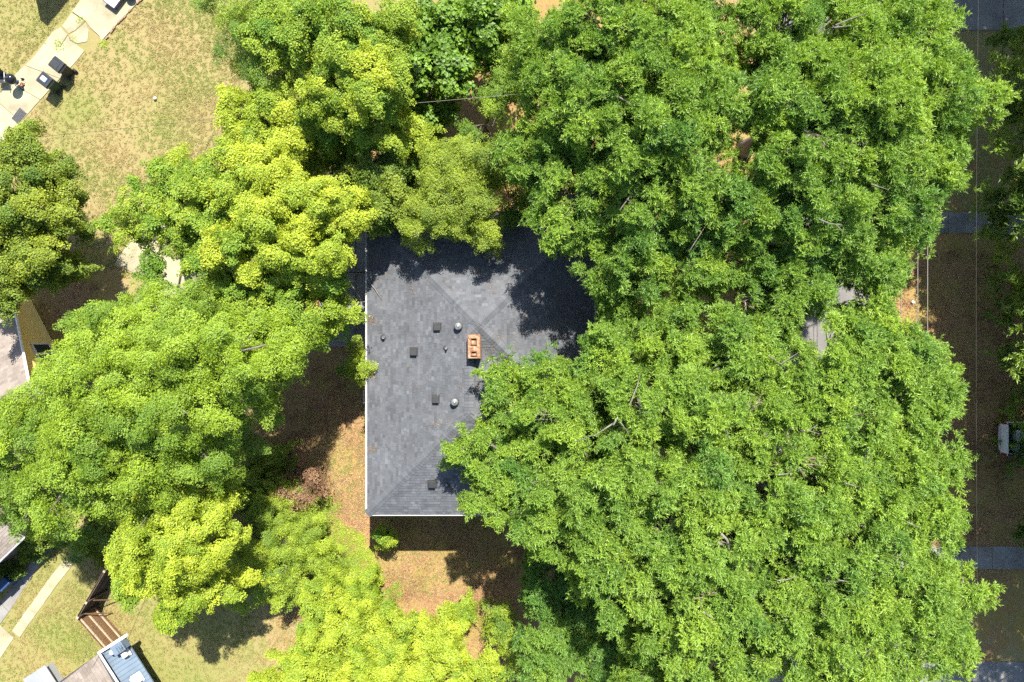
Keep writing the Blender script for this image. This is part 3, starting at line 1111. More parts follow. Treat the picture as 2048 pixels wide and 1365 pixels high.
def tree(name, label, cat, species, lobes, trunk=None, tr=.22, clump=.54, gap=.92, group=None, dens=1.0, under=.55, bark='bark', tint0=0.0, world=False, squash=.75, twig=True, rimd=0.0, sc=1.0, holes=0.0):
    kind, m, ssz, nsp = SPECIES[species]
    ssz *= sc
    L = []
    for lo in lobes:
        if world:
            X, Y, r, zt = lo[:4]
        else:
            zt = lo[3]
            X, Y, _ = P(lo[0], lo[1], zt * .93)
            r = lo[2] * (H - zt * .93) / F
        L.append((X, Y, r, zt, lo[4] if len(lo) > 4 else 0.5))
    cx = sum(q[0] * q[2] for q in L) / sum(q[2] for q in L)
    cy = sum(q[1] * q[2] for q in L) / sum(q[2] for q in L)
    top = max(q[3] for q in L)
    if trunk is None:
        trunk = (cx, cy)
    t = thing(name, label, cat, (trunk[0], trunk[1], 0), group)
    TREES.append(t)
    # clumps: tufts at the branch ends with gaps between them, a sparser layer below
    cl = []
    for (X, Y, r, zt, ti) in L:
        r = max(r - .38 * clump, .45 * r)
        rz = max(r * squash, clump * .8)
        ph1, ph2 = R.uniform(0, 6.28), R.uniform(0, 6.28)
        for layer in (0, 1):
            n = int((r / clump) ** 2 * (7 if layer == 0 else 4 * under)) + 4
            for k in range(n):
                a = R.uniform(0, 2 * math.pi)
                d = math.sqrt(R.uniform(0, 1))
                edge = r * (1 + .16 * math.sin(3 * a + ph1) + .12 * math.sin(5 * a + ph2))
                x, y = X + edge * d * math.cos(a), Y + edge * d * math.sin(a)
                z = zt - rz + rz * math.sqrt(max(0.02, 1 - d * d)) - clump * .45 + R.gauss(0, .5 * clump)
                cr = clump * R.uniform(.6, 1.25)
                if layer:
                    z -= R.uniform(1.3, 2.6) * clump
                z = max(z, .25)
                g = gap * (1.3 if layer == 0 else 1.0)
                if any((x - q[0]) ** 2 + (y - q[1]) ** 2 + ((z - q[2]) * .9) ** 2 < (g * (cr + q[3]) * .5 * 1.1) ** 2 for q in cl):
                    continue
                if holes and R.random() < holes:
                    continue
                ix, iy = 1024 + x * F / (H - z), 682.5 - y * F / (H - z)
                ir = cr * F / (H - z) * .55
                if any((layer == 0 or len(q) > 3) and (ix - q[0]) ** 2 + (iy - q[1]) ** 2 < (q[2] + ir) ** 2 for q in GAPS):
                    continue
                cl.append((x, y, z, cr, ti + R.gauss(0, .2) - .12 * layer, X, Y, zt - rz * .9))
    pts, drs, scs, tns = [], [], [], []
    for (x, y, z, r, ti, *_r) in cl:
        n = int(nsp * dens * (r / .72) ** 2 / (ssz * ssz)) + 3
        u = NR.normal(size=(n, 3))
        u /= np.linalg.norm(u, axis=1, keepdims=True)
        u[:, 2] = np.where(u[:, 2] < -.25, -u[:, 2], u[:, 2])
        rr = NR.uniform(.35, 1.0, n) ** .6 * NR.choice((1, 1, 1, 1, 1.22), n)
        # clumps are lobed, not round
        th = np.arctan2(u[:, 1], u[:, 0])
        q1, q2 = R.uniform(0, 6.28), R.uniform(0, 6.28)
        lob = 1 + .30 * np.sin(3 * th + q1) + .20 * np.sin(5 * th + q2)
        px_, py_ = u[:, 0] * rr * lob, u[:, 1] * rr * lob
        # each clump is a spray: longer along its branch, narrowing and drooping to the tip
        ba = math.atan2(y - trunk[1], x - trunk[0]) + R.gauss(0, .8)
        st = R.uniform(1.1, 1.55)
        ln_, wd_ = px_ * st, py_ / math.sqrt(st) * (1 - .35 * np.clip(px_, -1, 1))
        zz_ = u[:, 2] * rr * .68 - .28 * np.clip(px_, 0, 2) ** 1.5
        p = np.stack([ln_ * math.cos(ba) - wd_ * math.sin(ba), ln_ * math.sin(ba) + wd_ * math.cos(ba), zz_], -1) * r
        d = u * np.array([1, 1, .8]) + np.array([0, 0, .75]) + NR.normal(0, .18, (n, 3))
        pts.append(p + np.array([x, y, z]))
        drs.append(d)
        scs.append(NR.uniform(.75, 1.25, n) * ssz)
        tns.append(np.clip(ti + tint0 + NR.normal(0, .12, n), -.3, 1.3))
    pts = np.concatenate(pts)
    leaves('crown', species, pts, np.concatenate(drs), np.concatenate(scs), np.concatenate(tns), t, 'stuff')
    # trunk, limbs and twigs
    bm = M[bark]
    fork = Vector((trunk[0] + (cx - trunk[0]) * .25, trunk[1] + (cy - trunk[1]) * .25, top * (.36 if top > 4 else .2)))
    tp = bez((trunk[0], trunk[1], -.1), fork, 0, 5, tr * .6)
    to = obj('trunk', MB().tube(tp, [tr * k for k in (1.35, 1.05, .95, .9, .82)], 9), bm, t, smooth=True)
    tw = MB()
    ends = {}
    for (X, Y, r, zt, ti) in L:
        e = Vector((X, Y, max(zt - max(r * squash, clump) * .85, fork.z + .2)))
        k = .55 if (e - fork).length > 5 else .42
        pth = bez(fork, e, (e - fork).length * .1, 6, .35)
        obj('limb', MB().tube(pth, [tr * k * q for q in (1, .85, .7, .56, .44, .3)], 6), bm, to, smooth=True)
        ends[(X, Y)] = (e, pth)
    if twig:
        for (x, y, z, r, ti, X, Y, zz) in cl:
            e, pth = ends[(X, Y)]
            s = pth[R.choice((3, 4, 5))]
            rr = max(.012, tr * .11)
            pp = bez(s, (x, y, z), .15, 4, .15)
            tw.tube(pp, [rr * 1.3, rr, rr * .7, rr * .4], 4, cap=False)
            for q in range(2):
                a = R.uniform(0, 6.283)
                tw.tube([pp[2], (x + math.cos(a) * r * .8, y + math.sin(a) * r * .8, z + R.uniform(.0, .4) * r)], [rr * .6, rr * .25], 3, cap=False)
        obj('twigs', tw, bm, to, kind='stuff')
    return t


G1 = 'willow oaks along the street'
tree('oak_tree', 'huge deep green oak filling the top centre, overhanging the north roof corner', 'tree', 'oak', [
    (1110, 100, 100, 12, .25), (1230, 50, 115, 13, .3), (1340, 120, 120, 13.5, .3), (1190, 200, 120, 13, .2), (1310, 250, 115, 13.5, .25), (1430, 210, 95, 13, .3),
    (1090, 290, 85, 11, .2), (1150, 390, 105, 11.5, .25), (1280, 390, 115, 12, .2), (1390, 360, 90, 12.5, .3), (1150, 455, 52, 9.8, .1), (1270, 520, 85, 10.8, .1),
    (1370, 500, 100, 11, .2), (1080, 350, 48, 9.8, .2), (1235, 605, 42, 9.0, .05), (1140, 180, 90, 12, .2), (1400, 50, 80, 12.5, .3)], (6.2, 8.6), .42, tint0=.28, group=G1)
tree('oak_tree', 'broad bright green oak in the top right above the shaded lawn', 'tree', 'oak', [
    (1555, 60, 100, 13, .55), (1680, 80, 115, 13, .6), (1800, 70, 95, 12.5, .6), (1610, 180, 105, 13.5, .6), (1740, 200, 115, 13.5, .65), (1860, 170, 90, 12.5, .6),
    (1930, 215, 55, 11.5, .6), (1510, 130, 60, 12, .5), (1570, 290, 100, 13, .5), (1690, 300, 100, 12.5, .55), (1860, 40, 60, 12, .5), (1830, 255, 60, 11.5, .55)], (12.7, 10.5), .4, group=G1)
tree('oak_tree', 'oak with hanging ragged lower edge just under the top right oak', 'tree', 'oak', [
    (1480, 410, 85, 12, .35), (1590, 410, 100, 12.5, .45), (1700, 420, 95, 12.5, .5), (1815, 370, 85, 12, .55), (1870, 350, 55, 11.5, .55), (1600, 520, 75, 11, .35),
    (1740, 500, 70, 11, .4), (1500, 530, 85, 11, .3), (1790, 460, 60, 10.5, .4), (1760, 560, 40, 10, .4), (1620, 595, 55, 11.2, .4), (1545, 620, 50, 11, .35)], (12.6, 3.6), .36, group=G1)
tree('oak_tree', 'large oak whose branches reach over the east half of the roof', 'tree', 'oak', [
    (1030, 815, 62, 8.8, .6), (955, 905, 58, 8.3, .6), (1010, 760, 42, 8.5, .6), (1120, 775, 70, 10, .65), (1225, 730, 78, 11, .65), (1340, 680, 85, 11, .65), (1450, 715, 90, 12, .6),
    (1150, 860, 105, 11, .6), (1285, 830, 100, 12.5, .6), (1405, 840, 95, 13, .6), (1030, 930, 85, 9.5, .6), (990, 1000, 55, 9, .6), (1150, 975, 95, 11.5, .6), (1290, 960, 105, 13, .6),
    (1400, 975, 90, 13, .6), (1245, 655, 45, 9.5, .5), (1370, 620, 40, 10, .55), (985, 880, 40, 8.6, .6), (928, 902, 34, 8.2, .6)], (7.4, -3.6), .42, group=G1)
tree('oak_tree', 'rounded oak in the right middle beside the power lines', 'tree', 'oak', [
    (1500, 770, 80, 12, .6), (1650, 740, 90, 12.5, .6), (1765, 720, 95, 12.5, .65), (1730, 640, 50, 11, .6), (1850, 760, 60, 11.5, .65), (1560, 860, 90, 13, .6), (1690, 840, 100, 13, .6),
    (1800, 850, 85, 12.5, .6), (1865, 800, 40, 11.5, .6), (1610, 775, 55, 12.2, .6), (1530, 700, 45, 12, .55)], (12.5, -3.4), .38, group=G1)
tree('oak_tree', 'widest oak in the bottom right corner reaching towards the concrete drive', 'tree', 'oak', [
    (1545, 975, 90, 13, .6), (1655, 970, 100, 13, .6), (1785, 945, 90, 12.5, .65), (1870, 925, 50, 12, .6), (1600, 1080, 105, 13, .65), (1740, 1075, 105, 13, .6), (1850, 1040, 70, 12.5, .65),
    (1700, 1190, 110, 13, .65), (1820, 1170, 100, 12.5, .65), (1915, 1180, 50, 11.5, .6), (1565, 1215, 100, 13, .6), (1655, 1310, 105, 13, .65), (1790, 1300, 85, 12, .6), (1890, 1270, 60, 11.5, .6)], (12.4, -13.2), .42, group=G1)
tree('oak_tree', 'oak at the bottom centre right below the house with pale forked limbs', 'tree', 'oak', [
    (1110, 1065, 75, 10.5, .55), (1215, 1085, 90, 12, .6), (1335, 1085, 105, 12.5, .6), (1440, 1085, 80, 13, .6), (1200, 1165, 60, 11.5, .5), (1310, 1170, 80, 12, .55),
    (1425, 1195, 90, 12.5, .6), (1380, 1290, 80, 11.5, .55), (1475, 1310, 90, 12, .6), (1300, 1330, 55, 10, .5), (1290, 1390, 70, 10, .5)], (6.8, -13.4), .38, group=G1)
tree('oak_tree', 'small shaded oak low under the bottom centre canopy beside leaf litter', 'tree', 'oak', [
    (1110, 1170, 70, 6, .1), (1130, 1270, 80, 7, .3), (1090, 1330, 60, 6.5, .3), (1200, 1300, 70, 6.5, .1), (1190, 1220, 60, 5.5, .05), (1240, 1250, 50, 5, .05)], None, .16, under=.3)
# maples and other trees on the west side
G2 = 'yellow green maples west of the house'
tree('maple_tree', 'tall lime yellow maple at the top left of centre', 'tree', 'maple', [
    (700, 90, 85, 10, .5), (640, 40, 75, 10, .4), (745, 160, 80, 10.5, .7), (680, 180, 75, 10, .65), (740, 250, 60, 9, .45), (830, 280, 32, 7.5, .7), (610, 100, 60, 9.5, .5),
    (650, 250, 50, 8, .35), (570, 40, 70, 9, .45), (780, 60, 55, 9.5, .4)], (-8.5, 13.2), .26, clump=.52, group=G2, tint0=-.14)
tree('maple_tree', 'compact bright yellow maple beside the utility pole', 'tree', 'maple', [
    (545, 225, 60, 8, .85), (495, 285, 50, 7.5, .9), (560, 300, 65, 8, .85), (600, 250, 45, 7.5, .6), (480, 225, 35, 7, .7)], (-12.6, 9.6), .18, clump=.5, group=G2, tint0=-.14)
tree('maple_tree', 'large yellow maple touching the west side of the dark roof', 'tree', 'maple', [
    (430, 370, 70, 9, .75), (520, 365, 80, 10, .95), (600, 420, 85, 10.5, .95), (660, 405, 55, 9.5, .85), (420, 460, 80, 9, .55), (520, 470, 95, 10.5, .85), (620, 505, 75, 10, .85),
    (640, 560, 50, 9, .75), (560, 580, 75, 9.5, .55), (460, 550, 75, 9, .5), (350, 400, 60, 8, .5), (690, 440, 35, 9, .8), (650, 620, 45, 8, .5), (610, 660, 45, 7.5, .4)], (-11.2, 4.6), .28, clump=.52, group=G2, tint0=-.14)
tree('maple_tree', 'loose pale green maple over the pale patio at the lawn edge', 'tree', 'maple', [
    (345, 345, 50, 7.5, .5), (300, 400, 55, 7.5, .35), (260, 465, 45, 7, .3), (340, 470, 60, 7.5, .3), (400, 520, 55, 7.5, .3), (310, 530, 35, 6.5, .25)], (-18.2, 6.2), .18, clump=.6, under=.2, dens=.8, holes=.25)
tree('elm_tree', 'very large fresh green elm spreading across the left side', 'tree', 'elm', [
    (205, 645, 60, 8.5, .65), (290, 632, 68, 9.5, .65), (385, 650, 72, 10, .6), (168, 712, 58, 9.5, .6), (245, 700, 95, 10.5, .6), (360, 710, 95, 11.5, .65), (470, 705, 85, 11, .7),
    (560, 690, 70, 10, .65), (600, 650, 50, 9, .6), (98, 800, 70, 9.5, .45), (200, 800, 95, 11.5, .55), (330, 810, 95, 11.5, .55), (440, 800, 85, 11, .5), (530, 790, 50, 9, .5),
    (40, 870, 80, 9.5, .4), (150, 890, 95, 11, .5), (270, 900, 85, 10.5, .55), (380, 890, 80, 10, .5), (460, 880, 50, 8.5, .35), (10, 960, 75, 9, .35), (120, 980, 80, 9.5, .4),
    (50, 1020, 45, 8, .35), (230, 980, 55, 9, .45), (330, 960, 55, 9, .6), (500, 640, 50, 9, .55)], (-18, -3.2), .42, clump=.56, gap=.92, under=.22, holes=.12)
tree('maple_tree', 'lemon yellow maple at the lower left near the wooden fence', 'tree', 'maple', [
    (300, 1015, 70, 8.5, .8), (380, 1000, 70, 8.5, .85), (440, 985, 40, 7.5, .8), (290, 1095, 70, 8.5, .9), (390, 1080, 80, 9, .9), (275, 1160, 45, 7.5, .75), (360, 1170, 60, 8, .85), (425, 1180, 42, 7.5, .9),
    (340, 1220, 30, 7, .8)], (-15.8, -11), .24, clump=.5, group=G2, tint0=-.14)
tree('maple_tree', 'low yellow maple thicket along the bottom edge left of centre', 'tree', 'maple', [
    (650, 1205, 45, 4.2, .7), (720, 1200, 45, 4, .65), (690, 1265, 65, 5.5, .8), (780, 1290, 70, 5.8, .85), (870, 1300, 65, 5.8, .85), (640, 1330, 70, 5.5, .8), (740, 1360, 85, 6.2, .85), (870, 1375, 85, 6.2, .9),
    (970, 1360, 45, 5, .8), (560, 1370, 55, 4.6, .8), (630, 1200, 30, 3.5, .85), (920, 1240, 25, 3, .7)], (-5.5, -18), .2, clump=.4, group=G2, tint0=-.14, under=.25, holes=.15)
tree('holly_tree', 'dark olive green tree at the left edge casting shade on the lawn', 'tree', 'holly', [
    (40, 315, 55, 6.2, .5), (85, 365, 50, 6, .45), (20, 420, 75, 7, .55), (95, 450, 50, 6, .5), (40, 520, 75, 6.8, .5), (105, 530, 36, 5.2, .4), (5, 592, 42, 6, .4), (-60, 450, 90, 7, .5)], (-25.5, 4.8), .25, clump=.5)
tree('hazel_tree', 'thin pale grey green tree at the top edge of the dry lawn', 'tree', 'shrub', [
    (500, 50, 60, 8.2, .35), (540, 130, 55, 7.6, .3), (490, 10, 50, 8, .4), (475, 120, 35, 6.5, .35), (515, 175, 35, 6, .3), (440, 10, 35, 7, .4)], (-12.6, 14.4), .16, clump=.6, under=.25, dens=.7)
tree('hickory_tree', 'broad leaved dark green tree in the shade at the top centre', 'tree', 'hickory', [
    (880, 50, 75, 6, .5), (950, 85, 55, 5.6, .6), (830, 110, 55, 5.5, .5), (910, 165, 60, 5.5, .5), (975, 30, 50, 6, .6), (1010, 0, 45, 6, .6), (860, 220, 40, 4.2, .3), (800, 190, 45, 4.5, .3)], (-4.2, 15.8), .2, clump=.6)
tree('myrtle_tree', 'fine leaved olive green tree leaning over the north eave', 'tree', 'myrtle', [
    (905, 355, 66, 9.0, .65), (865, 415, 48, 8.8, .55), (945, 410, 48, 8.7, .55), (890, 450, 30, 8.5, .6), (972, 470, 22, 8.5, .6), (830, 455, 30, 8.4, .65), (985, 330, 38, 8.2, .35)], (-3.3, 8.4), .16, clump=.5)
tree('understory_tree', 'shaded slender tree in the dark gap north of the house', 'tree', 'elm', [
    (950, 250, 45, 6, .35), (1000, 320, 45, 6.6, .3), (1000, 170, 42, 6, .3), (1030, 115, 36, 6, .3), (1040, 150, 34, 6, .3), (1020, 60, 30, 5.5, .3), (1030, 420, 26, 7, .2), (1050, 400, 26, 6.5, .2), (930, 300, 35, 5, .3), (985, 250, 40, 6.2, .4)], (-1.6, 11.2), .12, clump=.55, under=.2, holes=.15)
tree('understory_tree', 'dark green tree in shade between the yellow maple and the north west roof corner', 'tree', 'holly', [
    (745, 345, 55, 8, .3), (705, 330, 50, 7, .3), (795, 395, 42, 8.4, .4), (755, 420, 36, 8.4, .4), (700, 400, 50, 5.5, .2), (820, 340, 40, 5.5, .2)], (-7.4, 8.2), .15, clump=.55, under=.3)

# shrubs, saplings
tree('sapling', 'bright sapling leaning over the west gutter', 'sapling', 'shrub', [(716, 722, 20, 3.4, .6), (733, 738, 17, 5.4, .6), (694, 745, 18, 2.5, .4), (722, 760, 12, 2.6, .6), (708, 690, 14, 2.6, .6)], (-8.4, -1.2), .04, clump=.24, dens=.6, under=.2)
tree('sapling', 'tiny lime sapling rising out of the black house shadow', 'sapling', 'maple', [(760, 1072, 14, 2.2, .8), (776, 1082, 14, 2.2, .8), (768, 1092, 10, 1.6, .7)], P(768, 1080)[:2], .03, clump=.2, dens=.55, sc=.8, tint0=-.25)
tree('shrub', 'tangled green shrub left of the brown litter strip', 'shrub', 'shrub', [
    (500, 1130, 55, 3.2, .5), (560, 1090, 50, 3, .45), (545, 1160, 60, 3.4, .6), (600, 1060, 40, 2.4, .45), (530, 1030, 40, 2.4, .4), (620, 1120, 45, 2.4, .7), (480, 1180, 45, 3, .5)], None, .08, clump=.42, under=.2, dens=.85, holes=.12)
tree('shrub', 'half withered twiggy shrub with brown leaves beside the shaded soil', 'shrub', 'brown', [(620, 960, 26, 2.6, .4), (600, 990, 28, 2.4, .4), (560, 980, 25, 2.4, .3), (635, 985, 20, 2, .3)], None, .06, clump=.3, dens=.22, bark='dead', holes=.5)
tree('shrub', 'olive shrub in front of the withered shrub', 'shrub', 'myrtle', [(540, 1000, 40, 2.5, .7), (585, 1015, 36, 2.4, .7), (560, 975, 28, 2.2, .6)], None, .06, clump=.36, dens=.7, bark='dead', holes=.2)
tree('shrub', 'low green shrub in shade under the elm edge', 'shrub', 'holly', [(520, 950, 45, 1.8, .5), (500, 990, 40, 1.6, .4), (545, 930, 30, 1.5, .3)], None, .06, clump=.42)
tree('shrub', 'pale leggy shrub at the bottom near the image centre', 'shrub', 'shrub', [(1000, 1240, 26, 2.6, .7), (1020, 1290, 30, 2.8, .6), (985, 1270, 22, 2, .6), (1040, 1330, 30, 3, .4), (975, 1215, 14, 1.8, .6)], None, .05, clump=.36, dens=.6, holes=.2)
tree('shrub', 'round bush at the top of the wooden fence', 'shrub', 'holly', [(205, 1085, 32, 2.2, .5), (190, 1060, 26, 2, .5), (222, 1060, 28, 2.2, .4), (180, 1102, 14, 1, .6)], None, .06, clump=.4)
tree('shrub', 'leafy bush in the corner between the neighbour roof and grey path', 'shrub', 'holly', [(62, 1085, 24, 1.5, .4), (82, 1075, 20, 1.3, .5), (52, 1105, 20, 1.1, .4), (70, 1060, 20, 1.6, .4)], None, .05, clump=.34)
tree('sapling', 'thin sapling crossing the stepping slabs', 'sapling', 'elm', [(148, 1098, 14, 2.6, .3), (158, 1075, 16, 3, .3), (140, 1118, 9, 2.2, .2), (122, 1088, 9, 2, .2)], P(160, 1092)[:2], .03, clump=.26, dens=.5, holes=.3)
# shade trees on the far side of the street; only their low branches reach into the picture
G3 = 'shade trees beyond the street'
tree('shade_tree', 'shade tree at the right edge whose low branch hangs near the sunlit litter patch', 'tree', 'shade', [
    (29, 9, 5.5, 13), (33, 13, 5, 14), (29.5, 16, 5, 12.5), (26.5, 11, 3.2, 9.5), (24.7, 12.5, 2.3, 9.2), (24.4, 8.6, 1.9, 8.7), (24.8, 16, 2.3, 10), (25.2, 7.3, 1.8, 7.6), (25.0, 5.2, 1.5, 7.2), (26.2, 6.2, 2.6, 8.6), (26.6, 2.4, 1.5, 5.6), (25.6, 2.0, .9, 5.0), (26.8, -.4, 1.6, 5.4), (25.8, -1.2, 1.0, 4.8)],  # higher street-side lobes are unseen, added to keep sun off the verge
    (31, 8), .4, clump=1.1, group=G3, world=True)
tree('shade_tree', 'shade tree at the right edge over the parked pickup', 'tree', 'shade', [
    (29, -1, 5.5, 13), (33, 2, 5, 14), (29, 4.5, 4.5, 12.5), (26.3, -2.4, 3.0, 9), (27.6, -5.8, .8, 4.0), (26.9, -9.6, 1.2, 5), (26.9, -2.6, 1.1, 5)], (31.5, -2), .4, clump=1.1, group=G3, world=True)
tree('shade_tree', 'shade tree in the lower right corner beyond the entry path', 'tree', 'shade', [
    (30, -11, 5.2, 13), (34, -7, 5, 14), (29.5, -6, 4.2, 12), (27, -9, 2.6, 8.8), (30.5, -17, 3.5, 11.5)], (32, -12), .4, clump=1.1, group=G3, world=True)
tree('shade_tree', 'shade tree in the upper right corner by the north drive', 'tree', 'shade', [
    (28.5, 23, 5.5, 13), (32, 26, 5, 14), (26, 25.5, 3.6, 11.5), (28, 19, 3.6, 10.5), (27.0, 15.2, 1.5, 6.0), (26.2, 14.4, .9, 5.4), (26.6, 12.2, 1.3, 5.2), (25.6, 11.6, .9, 4.6)], (31, 21), .4, clump=1.1, group=G3, world=True)
tree('shade_tree', 'shade tree just above the picture over the north end of the street', 'tree', 'shade', [(23.5, 29, 4.5, 12.5), (18, 32, 4.5, 13), (28, 33, 4, 13)], (23, 32), .35, clump=1.1, group=G3, world=True)


# bare limbs and sprays of dead twigs that show in the crowns' openings
BARE = [(3, [(1225, 850), (1236, 835), (1262, 805), (1272, 775), (1281, 742)], 12.3, .085), (3, [(1228, 848), (1195, 868), (1150, 884)], 12.0, .06), (3, [(1236, 838), (1255, 862), (1262, 890)], 12.2, .05),
        (5, [(1600, 864), (1620, 862), (1642, 868)], 13.2, .06), (5, [(1618, 862), (1634, 851)], 13.2, .04), (5, [(1556, 952), (1574, 946), (1590, 935)], 13.2, .055), (4, [(1538, 712), (1562, 728), (1598, 704)], 12.4, .05),
        (5, [(1690, 966), (1716, 975)], 13.2, .06), (6, [(1443, 1066), (1455, 1082), (1461, 1108), (1463, 1142)], 12.9, .12), (6, [(1408, 1222), (1425, 1238), (1437, 1251)], 12.6, .075), (6, [(1425, 1238), (1431, 1264)], 12.5, .045),
        (6, [(1514, 1232), (1528, 1266), (1536, 1302)], 12.5, .09), (2, [(1638, 439), (1660, 447), (1686, 451)], 12.9, .07), (2, [(1672, 450), (1692, 470)], 12.8, .035), (2, [(1740, 368), (1776, 379)], 12.9, .05),
        (1, [(1670, 52), (1700, 38), (1738, 24)], 13.3, .06), (1, [(1670, 57), (1702, 52)], 13.3, .06), (1, [(1632, 68), (1662, 38)], 13.2, .06), (1, [(1802, 161), (1832, 144)], 13.5, .055),
        (0, [(1240, 420), (1257, 398), (1276, 366), (1280, 338)], 12.2, .055), (0, [(1255, 400), (1272, 412)], 12.2, .035), (0, [(1236, 192), (1264, 212), (1302, 216)], 13.0, .07), (0, [(1244, -6), (1250, 28), (1257, 52)], 12.9, .055),
        (0, [(1372, 94), (1368, 120)], 13.4, .04), (0, [(1380, 500), (1412, 452)], 11.8, .05), (5, [(1675, 1160), (1702, 1166)], 13.3, .045), (5, [(1640, 1226), (1668, 1240), (1692, 1262)], 13.2, .05),
        (5, [(1552, 1162), (1575, 1158), (1594, 1155)], 13.2, .06), (5, [(1812, 1046), (1840, 1058)], 12.9, .05), (3, [(1450, 850), (1458, 880)], 13.1, .06), (12, [(635, 200), (660, 172)], 9.0, .04)]
for k, pl, z, r0 in BARE:
    t = TREES[min(k, 6)]
    if k > 6:
        t = TREES[8]
    pts = [Vector(P(a, b, z - .1 * i)) + Vector((R.uniform(-.04, .04), R.uniform(-.04, .04), 0)) for i, (a, b) in enumerate(pl)]
    obj('bare_branch', MB().tube(pts, [.48 * r0 * (1 - .6 * i / (len(pts) - 1)) for i in range(len(pts))], 7), M['bark'], t, smooth=True)
for k, px, py, z, rad, nt_ in ((3, 1222, 668, 9.9, 45, 16), (4, 1572, 918, 13.0, 40, 22), (1, 1705, 185, 13.3, 32, 16), (1, 1628, 268, 13.2, 26, 12), (0, 1290, 212, 12.7, 26, 10), (3, 1500, 822, 12.6, 26, 10),
                               (4, 1560, 790, 12.3, 26, 12), (5, 1620, 1110, 12.8, 30, 14), (6, 1345, 1130, 12.2, 28, 12), (5, 1650, 1000, 12.8, 22, 9), (6, 1410, 1190, 12.6, 22, 10), (2, 1480, 600, 10.6, 22, 10)):
    mb = MB()
    c = Vector(P(px, py, z - .5))
    rm = rad * (H - z) / F
    a0 = R.uniform(0, 6.28)
    for i in range(nt_):
        a = a0 + R.gauss(0, .9)
        L = rm * R.uniform(.6, 1.5)
        e = c + Vector((math.cos(a) * L, math.sin(a) * L, R.uniform(.1, .6)))
        m_ = c.lerp(e, .5) + Vector((R.uniform(-.1, .1), R.uniform(-.1, .1), R.uniform(0, .15)))
        mb.tube([c, m_, e], [.022, .015, .006], 4, cap=False)
        for q in range(2):
            b = a + R.uniform(-.9, .9)
            f = m_.lerp(e, R.uniform(0, .7))
            mb.tube([f, f + Vector((math.cos(b), math.sin(b), .2)) * L * .35], [.01, .004], 3, cap=False)
    obj('dead_twigs', mb, M['dead'], TREES[k], kind='stuff')


# ground cover made of single blades and leaves
def scatter(name, species, rows, n, zscale=1.0, tint=(0, 1), size=(.7, 1.2), avoid=()):
    pts, tn = [], []
    w = np.array([r[2] ** 2 for r in rows], float)
    w /= w.sum()
    for r, k in zip(rows, (w * n).astype(int)):
        cx, cy, _ = P(r[0], r[1])
        rr = r[2] / 36.5
        a = NR.uniform(0, 2 * math.pi, k)
        d = np.sqrt(NR.uniform(0, 1, k)) * rr
        x, y = cx + d * np.cos(a), cy + d * np.sin(a)
        pts.append(np.stack([x, y, np.full(k, .004)], -1))
        patch = .5 + .28 * np.sin(x * 1.3 + 2 * np.sin(y * .7)) + .28 * np.sin(y * 1.7 + x * .6)
        tn.append(tint[0] + (tint[1] - tint[0]) * np.clip(patch + NR.normal(0, .25, k), 0, 1))
    pts = np.concatenate(pts)
    tn = np.concatenate(tn)
    keep = np.ones(len(pts), bool)
    for pl in avoid:
        keep &= ~inside(pts, pl)
    pts, tn = pts[keep], tn[keep]
    n = len(pts)
    d = np.array([0, 0, 1.0]) + NR.normal(0, .08, (n, 3))
    o = leaves(name, species, pts, d, NR.uniform(*size, n), tn, None, 'stuff')
    return o


def inside(p, poly):
    x, y = p[:, 0], p[:, 1]
    r = np.zeros(len(p), bool)
    n = len(poly)
    for i in range(n):
        x0, y0 = poly[i][:2]
        x1, y1 = poly[(i + 1) % n][:2]
        c = ((y0 > y) != (y1 > y)) & (x < (x1 - x0) * (y - y0) / (y1 - y0 + 1e-12) + x0)
        r ^= c
    return r


HARD = [pxpoly(q) for q in ([(-60, 232), (38, 140), (105, 60), (143, 22), (215, -70), (335, -60), (206, 88), (170, 105), (145, 135), (36, 254), (-5, 300)],
                            [(-90, 1300), (45, 1146), (112, 1056), (124, 1078), (52, 1175), (16, 1232), (-60, 1335)], [(22, 1262), (158, 1082), (188, 1096), (40, 1278)],
                            [(-80, 1238), (30, 1276), (-60, 1392)], [(636, 466), (748, 466), (748, 699), (636, 699)])]
HARD.append([(HX0 + .4, HYS + .4), (HX1 - .4, HYS + .4), (HX1 - .4, HYN - .4), (HX0 + .4, HYN - .4)])
scatter('grass', 'grass', [(250, 170, 230), (60, 60, 120), (420, 80, 130), (400, 260, 90), (180, 420, 130), (60, 1270, 140), (330, 1300, 180), (150, 1200, 120), (560, 1280, 90), (860, 1070, 120), (700, 950, 90)], 17000, avoid=HARD)
scatter('fallen_leaves', 'litter', [(700, 900, 130), (680, 1010, 110), (700, 1110, 120), (850, 1150, 130), (930, 1240, 130), (1000, 1120, 90), (1000, 120, 100), (620, 830, 100), (1930, 700, 200), (1940, 1000, 170), (640, 1300, 100), (130, 580, 60)],
        7500, avoid=HARD)
scatter('weeds', 'shrub', [(640, 1070, 50), (690, 1100, 45), (720, 1130, 30), (620, 1050, 30), (745, 1165, 25), (790, 1180, 14), (660, 1010, 20), (120, 90, 8), (150, 78, 6), (210, 90, 8), (160, 40, 6), (700, 1170, 45), (735, 1110, 14), (610, 1150, 60)],
        1500, size=(.4, .75), tint=(.4, 1))

